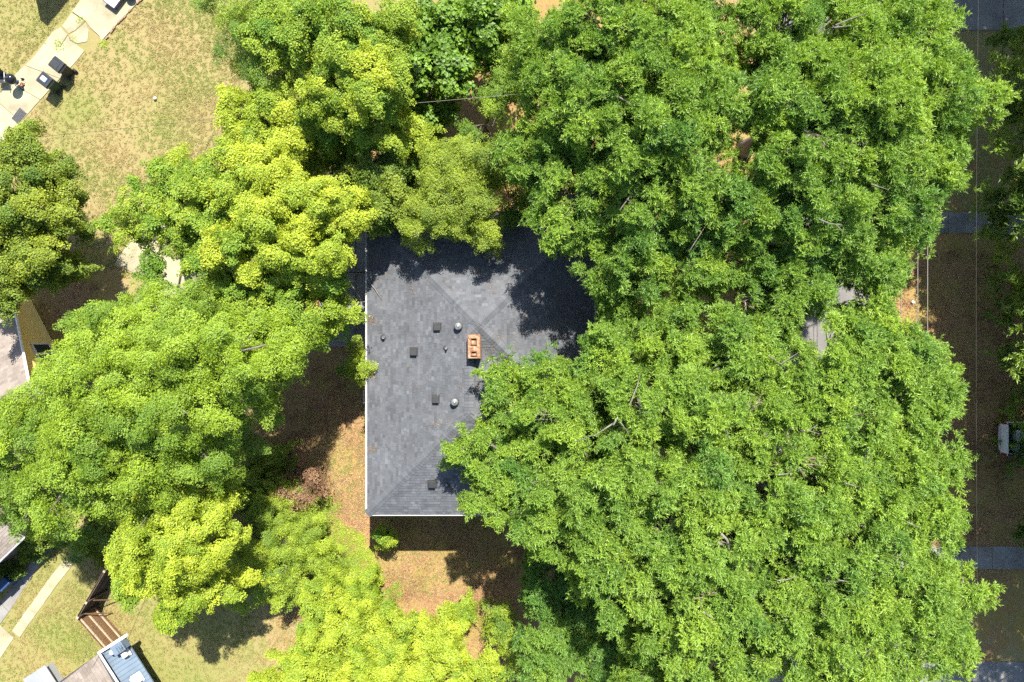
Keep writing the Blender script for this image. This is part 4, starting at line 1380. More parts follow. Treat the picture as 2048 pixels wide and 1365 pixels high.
# debris: twigs on the soil, leaves caught on the roof
tw = MB()
for px, py, r, n in ((680, 900, 130, 70), (650, 1020, 90, 40), (860, 1150, 110, 50), (960, 1220, 90, 40), (1930, 760, 200, 60), (1940, 1050, 120, 30), (1000, 130, 80, 30), (500, 1060, 60, 30), (600, 980, 50, 30)):
    for k in range(n):
        a, d = R.uniform(0, 6.283), math.sqrt(R.random()) * r
        p = Vector(P(px + d * math.cos(a), py + d * math.sin(a), .02))
        L, b = R.uniform(.15, .8), R.uniform(0, 6.283)
        e = p + Vector((math.cos(b) * L, math.sin(b) * L, R.uniform(0, .06)))
        tw.tube([p, p.lerp(e, .5) + Vector((R.uniform(-.05, .05), R.uniform(-.05, .05), .01)), e], [.012, .009, .004], 4, cap=False)
obj('fallen_twigs', tw, M['dead'], kind='stuff')
rp, rt = [], []
for px, py, r, n in ((760, 520, 45, 26), (860, 540, 60, 30), (1000, 540, 60, 40), (1100, 620, 60, 50), (1000, 690, 40, 30), (945, 760, 25, 20), (900, 880, 50, 18), (930, 1000, 40, 26), (800, 800, 150, 14), (740, 900, 8, 14), (741, 640, 8, 14), (742, 750, 8, 12)):
    for k in range(n):
        a, d = R.uniform(0, 6.283), math.sqrt(R.random()) * r
        x, y, _ = P(px + d * math.cos(a), py + d * math.sin(a), 5.6)
        if HX0 + .1 < x < HX1 - .1 and HYS + .1 < y < HYN - .1:
            rp.append((x, y, roofz(x, y) + .02))
            rt.append(R.random())
rp = np.array(rp)
leaves('roof_leaves', 'litter', rp, np.array([0, 0, 1.0]) + NR.normal(0, .1, (len(rp), 3)), NR.uniform(.25, .5, len(rp)), np.array(rt), None, 'stuff')
for px, py, r, n in ((605, 965, 36, 26), (560, 1000, 34, 20), (505, 1060, 34, 22), (480, 1045, 24, 12)):
    mb = MB()
    c = Vector(P(px - r * .5, py + r * .5, .3))
    for i in range(n):
        a = R.gauss(.9, .6)
        L = r / 36.5 * R.uniform(.7, 1.7)
        e = c + Vector((math.cos(a) * L, math.sin(a) * L, R.uniform(.9, 1.9)))
        m_ = c.lerp(e, .5) + Vector((R.uniform(-.12, .12), R.uniform(-.12, .12), R.uniform(0, .3)))
        mb.tube([c, m_, e], [.028, .018, .006], 4, cap=False)
        for q in range(3):
            b = a + R.uniform(-.9, .9)
            f = m_.lerp(e, R.uniform(0, .8))
            mb.tube([f, f + Vector((math.cos(b), math.sin(b), .3)) * L * .35], [.012, .004], 3, cap=False)
    br_ = obj('dead_brush', mb, M['dead'])
    tag(br_, {605: 'fan of bare pale brush twigs beside the shaded soil', 560: 'bare brush twigs among the olive shrub', 505: 'tangle of dead brush left of the olive shrub', 480: 'small dead brush beneath the elm edge'}[px], 'brush', 'dead brush in the shrub border')

# ------------------------------------------------------------------ neighbours
def simple_house(name, label, cat, base, z_eave, wallm):
    pass


# yellow gabled house at the left edge
A, B, Cc = Vector(P(62, 600)), Vector(P(110, 692)), None
dirw = (B - A).normalized()
back = Vector((dirw.y, -dirw.x, 0))
if back.x > 0:
    back = -back
half = (B - A).length * 1.75
Rg = A + dirw * half
E2 = A + dirw * half * 2
yh = thing('yellow_house', 'yellow gabled house at the left edge with white window frames', 'house', A)
z0, z1 = 1.75, 3.75
dp = 9.0
vs = [A, E2, E2 + back * dp, A + back * dp]
wl = MB()
pts = [A, E2, E2 + Vector((0, 0, z0)), Rg + Vector((0, 0, z1)), A + Vector((0, 0, z0))]
n = 5
wl.add([*pts, *[p + back * dp for p in pts]], [tuple(range(n)), tuple(range(2 * n - 1, n - 1, -1))] + [((i + 1) % n, i, n + i, n + (i + 1) % n) for i in range(n)])
obj('wall', wl, M['yellow_wall'], yh)
for k in range(15):       # siding boards
    zz = .15 + k * .2
    if zz > z1 - .3:
        break
    s = max(0.0, (zz - z0) / (z1 - z0)) * half + .03
    a_, b_ = A + dirw * s, E2 - dirw * s
    c_ = (a_ + b_) / 2 - back * .012
    obj('siding_board', MB().box((c_.x, c_.y, zz), ((b_ - a_).length, .024, .19), math.atan2(dirw.y, dirw.x), tilt=Matrix.Rotation(.06, 4, 'X')), M['yellow_wall'], yh)
rf = MB()
ov = -back * .25
up = Vector((0, 0, .06))
drop = (z1 - z0) / half
eA = A - dirw * .3 + Vector((0, 0, z0 - .3 * drop))
eE = E2 + dirw * .3 + Vector((0, 0, z0 - .3 * drop))
Rt = Rg + Vector((0, 0, z1))
pl1 = [eA + ov + up, Rt + ov + up, Rt + back * (dp + .2) + up, eA + back * (dp + .2) + up]
pl2 = [eE + ov + up, Rt + ov + up, Rt + back * (dp + .2) + up, eE + back * (dp + .2) + up]
rf.slab3(pl1, .1)
rf.slab3(pl2, .1)
yro = obj('roof', rf, M['deck'], yh)
for pl, vdir in ((pl1, Rt - eA), (pl2, Rt - eE)):
    mb = MB()
    shingle_slope(mb, [pl], pl[0], back, vdir, row=.15, wmin=.2, wmax=.4)
    obj('shingles', mb, M['tan_shingle'], yro, kind='stuff', attr='tab')
for e in (eA, eE):
    p0, p1 = e + ov * 1.12 + Vector((0, 0, .0)), Rt + ov * 1.12
    obj('rake_board', MB().tube([p0 + up * .4, p1 + up * .4], .07, 4), M['white'], yro)
for s_, wz in ((.56 * half, 1.25), (1.15 * half, 1.25)):
    c_ = A + dirw * (s_ + .55) - back * .05
    az = math.atan2(dirw.y, dirw.x)
    w = obj('window', MB().box((c_.x, c_.y, wz), (1.25, .10, 1.35), az), M['white'], yh)
    for q in (-.29, .29):
        c2 = c_ + dirw * q - back * .03
        obj('pane', MB().box((c2.x, c2.y, wz), (.46, .08, 1.12), az), M['glass'], w)

# house with tan roof in the lower left
s2 = thing('tan_roof_house', 'house with tan shingle roof corner above the grey path at the left edge', 'house', P(40, 1085))
z = 2.8
c0, c1, c2 = Vector(P(48, 1073, z)), Vector(P(-34, 1152, z)), Vector(P(20, 1035, z))
e1 = (c1 - c0).normalized()
e2 = Vector((e1.y, -e1.x, 0))
if e2.y < 0:
    e2 = -e2
Ln, Dp = 9.0, 7.0
q = [c0, c0 + e1 * Ln, c0 + e1 * Ln + e2 * Dp, c0 + e2 * Dp]
ins = [c0 + e1 * .4 + e2 * .4, c0 + e1 * (Ln - .4) + e2 * .4, c0 + e1 * (Ln - .4) + e2 * (Dp - .4), c0 + e1 * .4 + e2 * (Dp - .4)]
obj('wall', MB().prism([(p.x, p.y) for p in ins], 0, z - .05), M['tan_wall'], s2)
rid0, rid1 = c0 + e2 * Dp / 2 + Vector((0, 0, 1.3)), c0 + e1 * Ln + e2 * Dp / 2 + Vector((0, 0, 1.3))
rf = MB()
rf.slab3([q[0], q[1], rid1, rid0], .1)
rf.slab3([q[3], q[2], rid1, rid0], .1)
ro = obj('roof', rf, M['deck'], s2)
for pl, vd in (([q[0], q[1], rid1, rid0], rid0 - q[0]), ([q[3], q[2], rid1, rid0], rid0 - q[3])):
    mb = MB()
    shingle_slope(mb, [pl], pl[0], e1, vd, row=.15, wmin=.2, wmax=.4)
    obj('shingles', mb, M['tan_shingle'], ro, kind='stuff', attr='tab')
obj('fascia', MB().tube([q[0] - Vector((0, 0, .06)) - e2 * .03, q[1] - Vector((0, 0, .06)) - e2 * .03], .06, 4), M['white'], ro)
gable = MB()
gp = [ins[0], ins[3], (ins[0] + ins[3]) / 2 + Vector((0, 0, 1.15))]
gp = [Vector((p.x, p.y, max(p.z - .06, 0))) for p in gp]
gable.add([*gp, *[p + e1 * .1 for p in gp]], [(0, 1, 2), (5, 4, 3), (0, 3, 4, 1), (1, 4, 5, 2), (2, 5, 3, 0)])
obj('gable', gable, M['tan_wall'], s2)
bx = P(2, 1165, 1.0)
bb = thing('recycling_bin', 'dark blue lidded bin in shade by the grey path', 'bin', (bx[0], bx[1], 0))
obj('body', MB().box((bx[0], bx[1], .5), (.6, .7, 1.0), .8), M['bluebin'], bb, bevel=.04)
obj('lid', MB().box((bx[0], bx[1], 1.03), (.66, .76, .07), .8), M['bluebin'], bb, bevel=.02)
tree('shrub', 'small dark bush beside the blue bin', 'shrub', 'holly', [(18, 1150, 13, .9, .1), (8, 1146, 12, .9, .1)], None, .03, clump=.28)

# house with blue metal lean-to roof at the bottom
s3 = thing('metal_roof_house', 'house at the bottom left with blue grey metal roof and tan shingles', 'house', P(230, 1340))
zb = 1.9
b0, b1 = Vector(P(200, 1308, zb)), Vector(P(244, 1280, zb))
d1 = (b1 - b0).normalized()
d2 = Vector((d1.y, -d1.x, 0))
if d2.y > 0:
    d2 = -d2
wid = (b1 - b0).length
ln3 = 7.0
prt = [b0, b1, b1 + d2 * ln3 - Vector((0, 0, .0)), b0 + d2 * ln3]
prt = [Vector(p) for p in prt]
prt[1].z -= .25
prt[2].z -= .25
for f_ in (.35, 3.4, 6.6):
    c_ = b1 + d2 * f_ - d1 * 1.1
    obj('post', MB().box((c_.x, c_.y, .85), (.09, .09, 1.7), math.atan2(d1.y, d1.x)), M['fence_dark'], s3)
mr = obj('metal_roof', MB().slab3(prt, .08), M['blue_metal'], s3)
k = 0
x = .2
while x < ln3:
    a_, b_ = b0 + d2 * x, b1 + d2 * x - Vector((0, 0, .25))
    obj('seam', MB().tube([a_ + Vector((0, 0, .012)), b_ + Vector((0, 0, .012))], .016, 4), M['blue_metal'], mr)
    x += .23
for dd, hh in ((.0, .12), ):
    a_, b_ = b0 - d2 * .08, b1 - d2 * .08 + d1 * .35
    mid = (a_ + b_) / 2
    obj('white_fascia', MB().box((mid.x, mid.y, zb + .02), ((b_ - a_).length, .14, .22), math.atan2(d1.y, d1.x)), M['white'], s3)
az3 = math.atan2(d1.y, d1.x)


def on_lean(px, py, dz):
    p = Vector(P(px, py, zb + dz))
    return p


p = on_lean(236, 1297, .35)
bxx = thing('roof_cooler', 'blue grey box unit on the metal roof', 'roof unit', (p.x, p.y, zb - .15))
obj('cabinet', MB().box((p.x, p.y, zb + .1), (.62, .5, .5), az3), M['blue_metal'], bxx, bevel=.02)
obj('cabinet_top', MB().box((p.x, p.y, zb + .365), (.66, .54, .03), az3), M['blue_metal'], bxx)
p = on_lean(222, 1307, .3)
wv = thing('roof_cap_vent', 'small cream round vent on the metal roof beside the box unit', 'roof vent', (p.x, p.y, zb - .1))
obj('neck', MB().lathe((p.x, p.y, zb - .1), [(.06, 0), (.06, .36)], 10), M['white'], wv)
obj('cap', MB().lathe((p.x, p.y, zb + .22), [(.12, 0), (.14, .04), (.08, .1), (.01, .12)], 12), M['white'], wv, smooth=True)
for (px_, py_, sz, lab) in ((248, 1311, .26, 'white box vent on the metal roof, upper of two'), (270, 1362, .42, 'larger white box vent on the metal roof at the bottom edge')):
    p = on_lean(px_, py_, .15)
    bv = thing('white_box_vent', lab, 'roof vent', (p.x, p.y, zb - .15))
    obj('hood', MB().box((p.x, p.y, zb + .02), (sz, sz, .3), az3), M['white'], bv, bevel=.02)
    obj('flange', MB().box((p.x, p.y, zb - .1), (sz + .12, sz + .12, .02), az3, tilt=Matrix.Rotation(.12, 4, 'Y')), M['white'], bv)
p = on_lean(243, 1297, .5)
an = thing('aerial', 'thin metal television aerial on the metal roof corner', 'aerial', (p.x, p.y, zb - .2))
obj('mast', MB().tube([(p.x, p.y, zb - .2), (p.x, p.y, zb + .6)], .015, 5), M['vent_dark'], an)
for k in range(4):
    c_ = Vector((p.x, p.y, zb + .55)) + d1 * (-.2 + k * .13)
    obj('element', MB().tube([c_ - d2 * .22, c_ + d2 * .22], .008, 4), M['vent_dark'], an)
# tan main roof
zt = 2.3
t0 = Vector(P(195, 1309, zt))
tl = Vector(P(112, 1368, zt))
f1 = (tl - t0).normalized()
f2 = d2
q = [t0, t0 + f1 * 7, t0 + f1 * 7 + f2 * 8, t0 + f2 * 8]
g0, g1 = t0 + f1 * 3.5 + Vector((0, 0, 1.2)), t0 + f1 * 3.5 + f2 * 8 + Vector((0, 0, 1.2))
rf = MB()
rf.slab3([q[0], q[3], g1, g0], .1)
rf.slab3([q[1], q[2], g1, g0], .1)
ro = obj('roof', rf, M['deck'], s3)
for pl, vd in (([q[0], q[3], g1, g0], g0 - q[0]), ([q[1], q[2], g1, g0], g0 - q[1])):
    mb = MB()
    shingle_slope(mb, [pl], pl[0], f2, vd, row=.15, wmin=.2, wmax=.4)
    obj('shingles', mb, M['tan_shingle'], ro, kind='stuff', attr='tab')
obj('fascia', MB().tube([q[0] - Vector((0, 0, .05)) - f1 * .05, q[3] - Vector((0, 0, .05)) - f1 * .05], .06, 4), M['white'], ro)
ii = [t0 + f1 * .3 + f2 * .3, t0 + f1 * 6.7 + f2 * .3, t0 + f1 * 6.7 + f2 * 7.7, t0 + f1 * .3 + f2 * 7.7]
obj('wall', MB().prism([(p.x, p.y) for p in ii], 0, zt - .08), M['tan_wall'], s3)
# small grey shed at the bottom edge
sh = thing('storage_box', 'low grey storage box with pitched lid cut off by the bottom edge', 'storage box', P(75, 1375))
rr0 = Vector(P(76, 1340, .85))
dv = (Vector(P(96, 1371, .85)) - rr0).normalized()
du = Vector((-dv.y, dv.x, 0))
for sgn, wd in ((1, .35), (-1, 1.3)):
    pl = [rr0, rr0 + dv * 2.6, rr0 + dv * 2.6 + du * sgn * wd - Vector((0, 0, wd * .3)), rr0 + du * sgn * wd - Vector((0, 0, wd * .3))]
    obj('roof', MB().slab3(pl, .05), M['grey_roof'], sh)
cc = [rr0 + dv * .1 + du * .2, rr0 + dv * 2.5 + du * .2, rr0 + dv * 2.5 - du * 1.1, rr0 + dv * .1 - du * 1.1]
obj('wall', MB().prism([(p.x, p.y) for p in cc], 0, .42), M['grey_roof'], sh)
obj('ridge_trim', MB().tube([rr0 + Vector((0, 0, .02)), rr0 + dv * 2.6 + Vector((0, 0, .02))], .03, 5), M['white'], sh)
# outbuilding beyond the top left corner: it throws the dark shadow on the lawn
ob = thing('outbuilding', 'outbuilding just above the top left corner casting a dark angular shadow', 'shed', (-25.1, 20.4, 0))
zz = 3.0
o0 = Vector((-24.95, 19.2, 0))
ua, ub = Vector((.64, .77, 0)).normalized(), Vector((-.77, .64, 0)).normalized()
pp = [o0, o0 + ua * 4, o0 + ua * 4 + ub * 1.5, o0 + ub * .6, o0 + ub * .35 - ua * .02]
obj('wall', MB().prism([(p.x, p.y) for p in (o0 + (ua + ub) * .12, o0 + ua * 4 + ub * .1, o0 + ua * 4 + ub * 3, o0 + ub * 2.2 + ua * 1.4, o0 + ub * .5 + ua * .2)], 0, zz - .1), M['tan_wall'], ob)
obj('roof', MB().prism([(p.x, p.y) for p in (o0, o0 + ua * 4.2, o0 + ua * 4.2 + ub * 3.2, o0 + ub * 2.3 + ua * 1.4, o0 + ub * .5)], zz - .1, zz), M['grey_roof'], ob)


# ------------------------------------------------------------------ fence
def fence(name, label, a, b, board_m, rails_side, posts, rail_m):
    a, b = Vector(a), Vector(b)
    d = (b - a).normalized()
    L = (b - a).length
    nrm = Vector((-d.y, d.x, 0)) * rails_side
    az = math.atan2(d.y, d.x)
    t = thing(name, label, 'fence', a, 'wooden fence runs at the lower left')
    x = .07
    me = None
    while x < L:
        c = a + d * x
        h = 1.72 + R.uniform(-.015, .015)
        o = obj('board', MB().box((0, 0, h / 2), (.133, .02, h)), board_m)
        o.location = (c.x, c.y, 0)
        o.rotation_euler = (0, R.uniform(-.006, .006), az + R.uniform(-.02, .02))
        hang(o, t)
        x += .14
    for hz in (.3, .95, 1.58):
        c = a + d * L / 2 + nrm * .04
        obj('rail', MB().box((c.x, c.y, hz), (L, .05, .09), az), rail_m, t)
    for s in posts:
        c = a + d * s + nrm * .1
        p = obj('post', MB().box((c.x, c.y, .92), (.1, .1, 1.84), az), rail_m, t)
        obj('post_cap', MB().box((c.x, c.y, 1.86), (.12, .12, .03), az), M['rail'], p)
    return t


fz = 1.75
fa, fb = P(152, 1236, fz), P(232, 1098, fz)
fc = P(207, 1300, fz)
fa, fb, fc = [(p[0], p[1], 0) for p in (fa, fb, fc)]
fence('wood_fence', 'dark shade-toned board fence running up beside the yellow maple', fa, fb, M['fence_dark'], -1, (.1, 1.0, 2.9, 4.6), M['fence_dark'])
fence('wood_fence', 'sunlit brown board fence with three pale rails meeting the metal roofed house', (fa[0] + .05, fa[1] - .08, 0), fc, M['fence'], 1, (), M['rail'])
fd = Vector(fb) - Vector(fa)
fd.normalize()
fn = Vector((fd.y, -fd.x, 0))
for s in (.12, .95):
    c = Vector(fa) + fd * s
    e = c + fn * 1.0
    tag(obj('fence_brace', MB().tube([(c.x, c.y, 1.55), (e.x, e.y, .1)], .035, 4), M['fence']), 'slanted brown timber brace ' + ('at the fence corner' if s < .5 else 'one metre up from the fence corner'), 'brace')

# ------------------------------------------------------------------ loose things on the north-west walk


def wheelie(px, py, label, bm_, lab):
    x, y, _ = P(px, py, 1.05)
    t = thing('wheelie_bin', label, 'trash bin', (x, y, 0), 'wheelie bins on the pale walk')
    az = math.radians(-38)          # long axis of the lid
    m = Matrix.Translation((x, y, 0)) @ Matrix.Rotation(az, 4, 'Z')

    def W_(p):
        return m @ Vector(p)
    body = MB()
    lo = [(-.27, -.22), (.27, -.22), (.27, .22), (-.27, .22)]
    hi = [(-.35, -.29), (.35, -.29), (.35, .29), (-.35, .29)]
    vs = [W_((p[0], p[1], .05)) for p in lo] + [W_((p[0], p[1], 1.0)) for p in hi]
    body.add(vs, [(3, 2, 1, 0), (4, 5, 6, 7)] + [(i, (i + 1) % 4, 4 + (i + 1) % 4, 4 + i) for i in range(4)])
    obj('body', body, bm_, t, bevel=.03)
    rim = MB()
    for c_, d_ in (((0, .30, .985), (.74, .03, .05)), ((0, -.30, .985), (.74, .03, .05)), ((.365, 0, .985), (.03, .57, .05)), ((-.365, 0, .985), (.03, .57, .05))):
        p = W_(c_)
        rim.box(p, d_, az)
    obj('rim', rim, bm_, t)
    lid = MB()
    vs = [W_(p) for p in ((-.38, -.25, 1.02), (-.30, -.32, 1.02), (.36, -.32, 1.02), (.36, .32, 1.02), (-.30, .32, 1.02), (-.38, .25, 1.02),
                          (-.36, -.22, 1.06), (-.28, -.28, 1.075), (.34, -.28, 1.09), (.34, .28, 1.09), (-.28, .28, 1.075), (-.36, .22, 1.06))]
    lid.add(vs, [(5, 4, 3, 2, 1, 0), (6, 7, 8, 9, 10, 11)] + [(i, (i + 1) % 6, 6 + (i + 1) % 6, 6 + i) for i in range(6)])
    lo_ = obj('lid', lid, M['bin'], t, bevel=.012)
    rib = MB()
    for yy in (-.2, .2):
        rib.box(W_((0, yy, 1.088)), (.56, .03, .02), az)
    rib.box(W_((.16, 0, 1.09)), (.03, .46, .024), az)
    obj('lid_rib', rib, M['bin'], lo_)
    if lab:
        obj('sticker', MB().box(W_((-.06, .02, 1.089)), (.3, .24, .012), az), M['label'], lo_)
        obj('sticker_band', MB().box(W_((.11, .02, 1.091)), (.05, .24, .012), az), M['blue'], lo_)
    obj('handle', MB().tube([W_((.37, -.22, 1.0)), W_((.45, -.22, 1.02)), W_((.45, .22, 1.02)), W_((.37, .22, 1.0))], .018, 6), M['bin'], t)
    for s in (-1, 1):
        wv_ = MB()
        wv_.tube([W_((.3, s * .24, .13)), W_((.3, s * .31, .13))], .13, 14)
        obj('wheel', wv_, M['rubber'], t)


wheelie(113, 129, 'all black wheelie bin, upper of the two on the walk', M['bin'], False)
wheelie(89, 160, 'green bodied wheelie bin with a pale sticker on its black lid', M['bin_green'], True)

gx_, gy_, _ = P(18.5, 157.5, .85)
gr = thing('kettle_grill', 'black round kettle grill standing on the pale walk', 'grill', (gx_, gy_, 0))
obj('bowl', MB().lathe((gx_, gy_, .52), [(.06, 0), (.2, .06), (.27, .17), (.285, .24)], 20), M['enamel'], gr, smooth=True)
lid = obj('lid', MB().lathe((gx_, gy_, .77), [(.29, 0), (.275, .09), (.2, .18), (.09, .225), (.02, .23)], 20), M['enamel'], gr, smooth=True)
obj('lid_handle', MB().tube([(gx_ - .06, gy_, .99), (gx_ - .05, gy_, 1.05), (gx_ + .05, gy_, 1.05), (gx_ + .06, gy_, .99)], .012, 6), M['chrome'], lid)
for k in range(3):
    a = k * 2.094 + .4
    obj('leg', MB().tube([(gx_ + .15 * math.cos(a), gy_ + .15 * math.sin(a), .58), (gx_ + .33 * math.cos(a), gy_ + .33 * math.sin(a), .02)], .013, 6), M['chrome'], gr)
obj('ash_tray', MB().lathe((gx_, gy_, .3), [(.12, 0), (.15, .02), (.15, .03)], 14), M['chrome'], gr)
for s in (-1, 1):
    c = (gx_ + .16, gy_ + s * .28, .09)
    obj('wheel', MB().tube([(c[0], c[1] - .02, c[2]), (c[0], c[1] + .02, c[2])], .09, 12), M['rubber'], gr)
tx, ty, _ = P(43, 169, .15)
br = thing('stacked_bricks', 'two reddish bricks on the walk beside the kettle grill', 'bricks', (tx, ty, 0))
obj('brick', MB().box((tx, ty, .08), (.22, .11, .09), .3), M['brick'], br, bevel=.005)
obj('brick', MB().box((tx + .02, ty - .02, .17), (.11, .21, .08), .1), M['brick'], br, bevel=.005)
# chair at the left edge
qx, qy, _ = P(-6, 152, .8)
cr = thing('garden_chair', 'dark garden chair with pale metal arms cut off by the left edge', 'chair', (qx, qy, 0))
obj('seat', MB().box((qx, qy, .42), (.5, .5, .04)), M['bin'], cr)
obj('backrest', MB().box((qx + .02, qy + .26, .72), (.5, .04, .55), 0, tilt=Matrix.Rotation(-.2, 4, 'X')), M['bin'], cr)
for sx in (-1, 1):
    obj('arm', MB().tube([(qx + sx * .27, qy + .25, .66), (qx + sx * .28, qy - .22, .64)], .018, 6), M['white'], cr)
    for sy in (-1, 1):
        obj('leg', MB().tube([(qx + sx * .25, qy + sy * .23, .64), (qx + sx * .28, qy + sy * .27, 0.03)], .014, 6), M['white'], cr)
# mat
mp = [P(*q) for q in ((41, 216), (55, 228), (37, 249), (24, 238))]
mt = thing('door_mat', 'dark grey ribbed mat lying on the pale walk', 'mat', P(39, 233))
obj('mat_base', MB().prism([p[:2] for p in mp], .03, .05), M['mat'], mt)
rb = MB()
for k in range(1, 10):
    t_ = k / 10
    a_ = Vector(mp[0]).lerp(Vector(mp[3]), t_)
    b_ = Vector(mp[1]).lerp(Vector(mp[2]), t_)
    rb.tube([(a_.x, a_.y, .052), (b_.x, b_.y, .052)], .012, 4)
obj('mat_rib', rb, M['rubber'], mt, kind='stuff')
# table at the top edge
tz = .36
tp_ = [P(*q, tz) for q in ((206, 1), (228, 17), (246, -4), (262, -24), (238, -44), (222, -20))]
tb = thing('patio_table', 'low pale topped patio table with dark purple frame at the top edge', 'table', (*P(232, -10)[:2], 0))
A0, A1, A2 = Vector(P(206, 1, tz)), Vector(P(228, 17, tz)), Vector(P(262, -28, tz))
A3 = A0 + (A2 - A1)
obj('tabletop', MB().prism([p.xy for p in (A0, A1, A2, A3)], tz - .03, tz), M['white'], tb)
for a_, b_ in ((A0, A1), (A1, A2), (A2, A3), (A3, A0)):
    obj('edge_frame', MB().tube([a_ - Vector((0, 0, .015)), b_ - Vector((0, 0, .015))], .035, 4), M['purple'], tb)
mm = A1.lerp(A2, .5)
obj('centre_bar', MB().tube([A0.lerp(A3, .25) + Vector((0, 0, .012)), A1.lerp(A2, .25) + Vector((0, 0, .012))], .012, 4), M['purple'], tb)
for p in (A0, A1, A2, A3):
    c = (A0 + A2) / 2
    e = p.lerp(c, .08)
    obj('leg', MB().tube([(e.x, e.y, tz - .03), (e.x, e.y, .06)], .025, 6), M['purple'], tb)
px_, py_, _ = P(257, -12, .45)
pot = thing('planter', 'round grey planter at the top edge of the patio', 'planter', (px_, py_, 0))
obj('pot', MB().lathe((px_, py_, .06), [(.16, 0), (.24, .3), (.26, .34), (.22, .34), (.2, .28)], 16), M['concrete_grey'], pot, smooth=True)
# brick edging of the patio
be = thing('brick_edging', 'uneven row of red bricks edging the patio towards the lawn', 'edging', P(212, 78))
e0, e1 = Vector(P(206, 84)), Vector(P(296, -14))
L = (e1 - e0).length
x = .1
while x < L:
    f = x / L
    bow = -.12 * math.sin(f * math.pi)
    dd = (e1 - e0).normalized()
    nn = Vector((dd.y, -dd.x, 0))
    c = e0 + dd * x + nn * (.08 + bow + R.uniform(-.02, .02))
    if R.random() > .3:
        o = obj('brick', MB().box((0, 0, .04), (.2, .095, .09)), M['brick_pale'], bevel=.006)
        o.location = (c.x, c.y, R.uniform(-.01, .02))
        o.rotation_euler = (R.uniform(-.06, .06), R.uniform(-.06, .06), math.atan2(dd.y, dd.x) + R.uniform(-.1, .1))
        hang(o, be)
    x += .215
wb = P(311.5, 198.5)
tag(obj('ball', MB().lathe((wb[0], wb[1], .0), [(.02, 0), (.07, .03), (.095, .09), (.07, .15), (.02, .18)], 14), M['white'], smooth=True), 'small white ball alone on the dry lawn', 'ball')
wb = P(1824, 605)
tag(obj('ball', MB().lathe((wb[0], wb[1], .0), [(.02, 0), (.07, .03), (.09, .08), (.07, .13), (.02, .16)], 14), M['white'], smooth=True), 'small white ball in the shade beside the power lines', 'ball')

# ------------------------------------------------------------------ poles and wires
px0 = Vector(P(437, 234, 6.2))
up_ = thing('utility_pole', 'grey wooden utility pole between the dry lawn and yellow maple', 'pole', (px0.x, px0.y, 0))
obj('shaft', MB().tube([(px0.x, px0.y, 0), (px0.x, px0.y, 6.2)], [.15, .11], 10), M['pole'], up_, smooth=True)
obj('bracket', MB().tube([(px0.x - .1, px0.y, 6.0), (px0.x + .5, px0.y - .1, 5.95)], .03, 6), M['wire_pale'], up_)
obj('transformer', MB().lathe((px0.x - .02, px0.y + .24, 5.5), [(.1, 0), (.12, .05), (.12, .4), (.06, .46)], 12), M['galv'], up_, smooth=True)
for k, (e_, lab) in enumerate((((-34, 9.0, 4.5), 'overhead cable crossing the dry lawn to the left edge'), ((-13.6, 6.2, 4.3), 'overhead cable dropping from the pole into the yellow maple'),
                               ((-17.8, 4.5, 3.4), 'overhead cable slanting from the pole towards the pale patio'), ((17.6, 12.6, 7.8), 'overhead cable passing east over the dark gap between crowns'))):
    a_ = px0 - Vector((0, 0, .15))
    b_ = Vector(e_)
    pt_ = [a_.lerp(b_, i / 12) - Vector((0, 0, (b_ - a_).length * .02 * 4 * (i / 12) * (1 - i / 12))) for i in range(13)]
    tag(obj('cable', MB().tube(pt_, .008, 5), M['wire'] if k < 3 else M['wire_pale']), lab, 'cable')
for x_, z_, lab, m_ in ((17.35, 7.6, 'power line over the street, nearest the oaks', 'wire_pale'), (17.85, 8.0, 'power line over the street, brightest of the three', 'wire_pale'), (18.1, 8.3, 'power line over the street, furthest east of the close three', 'wire_pale'),
                        (21.5, 6.4, 'single thin wire east of the power lines', 'wire')):
    pt_ = [(x_ - .08 * math.sin(i / 16 * 3.1), -32 + i * 4, z_ - .5 * (1 - ((i - 8) / 8) ** 2)) for i in range(17)]
    tag(obj('power_line', MB().tube(pt_, .015 if z_ > 7 else .006, 5), M[m_]), lab, 'power line')
a_, b_ = Vector(P(232, 1150, 4)), Vector(P(166, 1325, 3.6))
tag(obj('cable', MB().tube([a_.lerp(b_, i / 6) - Vector((0, 0, .15 * math.sin(i / 6 * 3.14))) for i in range(7)], .012, 5), M['wire']), 'thin cable crossing above the wooden fence to the tan roof', 'cable')

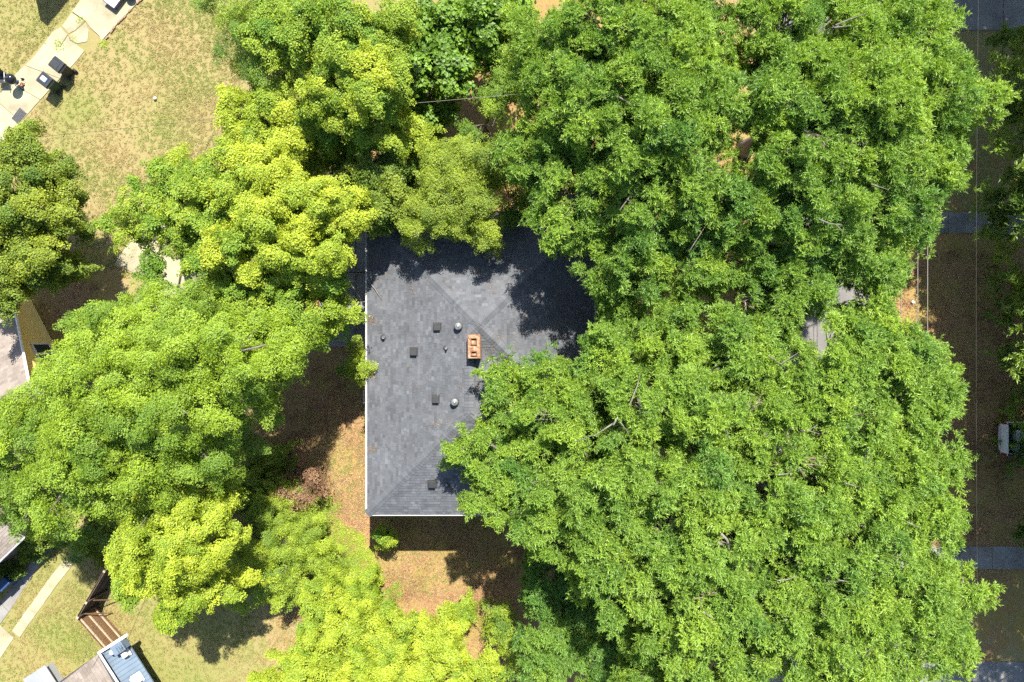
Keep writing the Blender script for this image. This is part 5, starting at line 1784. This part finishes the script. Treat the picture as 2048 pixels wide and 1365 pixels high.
# ------------------------------------------------------------------ pickup at the right edge
tx, ty, _ = P(2001, 877, .7)
pk = thing('pickup_truck', 'silver pickup truck parked under low branches at the right edge', 'pickup', (tx + 2.6, ty, 0))
zc = .0
bed = MB()
x0, x1 = tx + .12, tx + 1.95
hw = .89
for c_, d_ in (((tx + 1.03, ty + hw - .05, .82), (1.86, .1, .56)), ((tx + 1.03, ty - hw + .05, .82), (1.86, .1, .56))):
    bed.box(c_, d_)
obj('bed_side', bed, M['silver'], pk, bevel=.03)
obj('tailgate', MB().box((tx + .12, ty, .82), (.09, 2 * hw - .22, .56)), M['silver'], pk, bevel=.02)
obj('bed_liner', MB().box((tx + 1.03, ty, .62), (1.72, 2 * hw - .22, .08)), M['rubber'], pk)
bmp = MB()
bmp.add([(tx - .02, ty - .6, .42), (tx - .02, ty + .6, .42), (tx + .1, ty + .86, .42), (tx + .28, ty + .88, .42), (tx + .28, ty - .88, .42), (tx + .1, ty - .86, .42),
         (tx - .02, ty - .6, .60), (tx - .02, ty + .6, .60), (tx + .1, ty + .86, .60), (tx + .28, ty + .88, .60), (tx + .28, ty - .88, .60), (tx + .1, ty - .86, .60)],
        [(0, 5, 4, 3, 2, 1), (6, 7, 8, 9, 10, 11)][::-1] + [(i, (i + 1) % 6, 6 + (i + 1) % 6, 6 + i) for i in range(6)])
obj('bumper', bmp, M['chrome'], pk, bevel=.02)
for s in (-1, 1):
    obj('tail_light', MB().box((tx + .105, ty + s * (hw - .05), .84), (.09, .12, .4)), M['red'], pk, bevel=.015)
    obj('bed_rail', MB().box((tx + 1.03, ty + s * (hw - .05), 1.115), (1.84, .08, .03)), M['rubber'], pk)
    for wx in (1.05, 4.2):
        w = obj('wheel', MB().tube([(tx + wx, ty + s * .70, .36), (tx + wx, ty + s * .90, .36)], .36, 18), M['rubber'], pk)
        obj('rim', MB().tube([(tx + wx, ty + s * .70, .36), (tx + wx, ty + s * .91, .36)], .2, 14), M['chrome'], w)
obj('chassis', MB().box((tx + 2.6, ty, .47), (4.6, 1.6, .25)), M['rubber'], pk)
cab = MB()
prof = [(1.98, .55), (1.98, 1.15), (2.15, 1.68), (3.2, 1.7), (3.85, 1.18), (5.1, 1.08), (5.25, .9), (5.25, .5)]
n = len(prof)
vs = [(tx + a, ty - hw + (.1 if b > 1.3 else 0), b) for a, b in prof] + [(tx + a, ty + hw - (.1 if b > 1.3 else 0), b) for a, b in prof]
cab.add(vs, [tuple(range(n)), tuple(range(2 * n - 1, n - 1, -1))] + [((i + 1) % n, i, n + i, n + (i + 1) % n) for i in range(n)])
obj('cab', cab, M['silver'], pk, bevel=.03)
obj('rear_window', MB().box((tx + 2.045, ty, 1.43), (.02, 1.3, .36), 0, tilt=Matrix.Rotation(.31, 4, 'Y')), M['glass'], pk)
obj('windscreen', MB().box((tx + 3.545, ty, 1.47), (.02, 1.4, .66), 0, tilt=Matrix.Rotation(-.9, 4, 'Y')), M['glass'], pk)
tag(obj('cooler_box', MB().box((tx + .85, ty + .2, .83), (.4, .6, .34), .1), M['white'], bevel=.03), 'white cooler box in the pickup bed', 'box')
tag(obj('white_sack', MB().lathe((tx + .75, ty - .45, .66), [(.2, 0), (.28, .08), (.24, .2), (.08, .28)], 10), M['label'], smooth=True), 'pale sack lying in the pickup bed', 'sack')
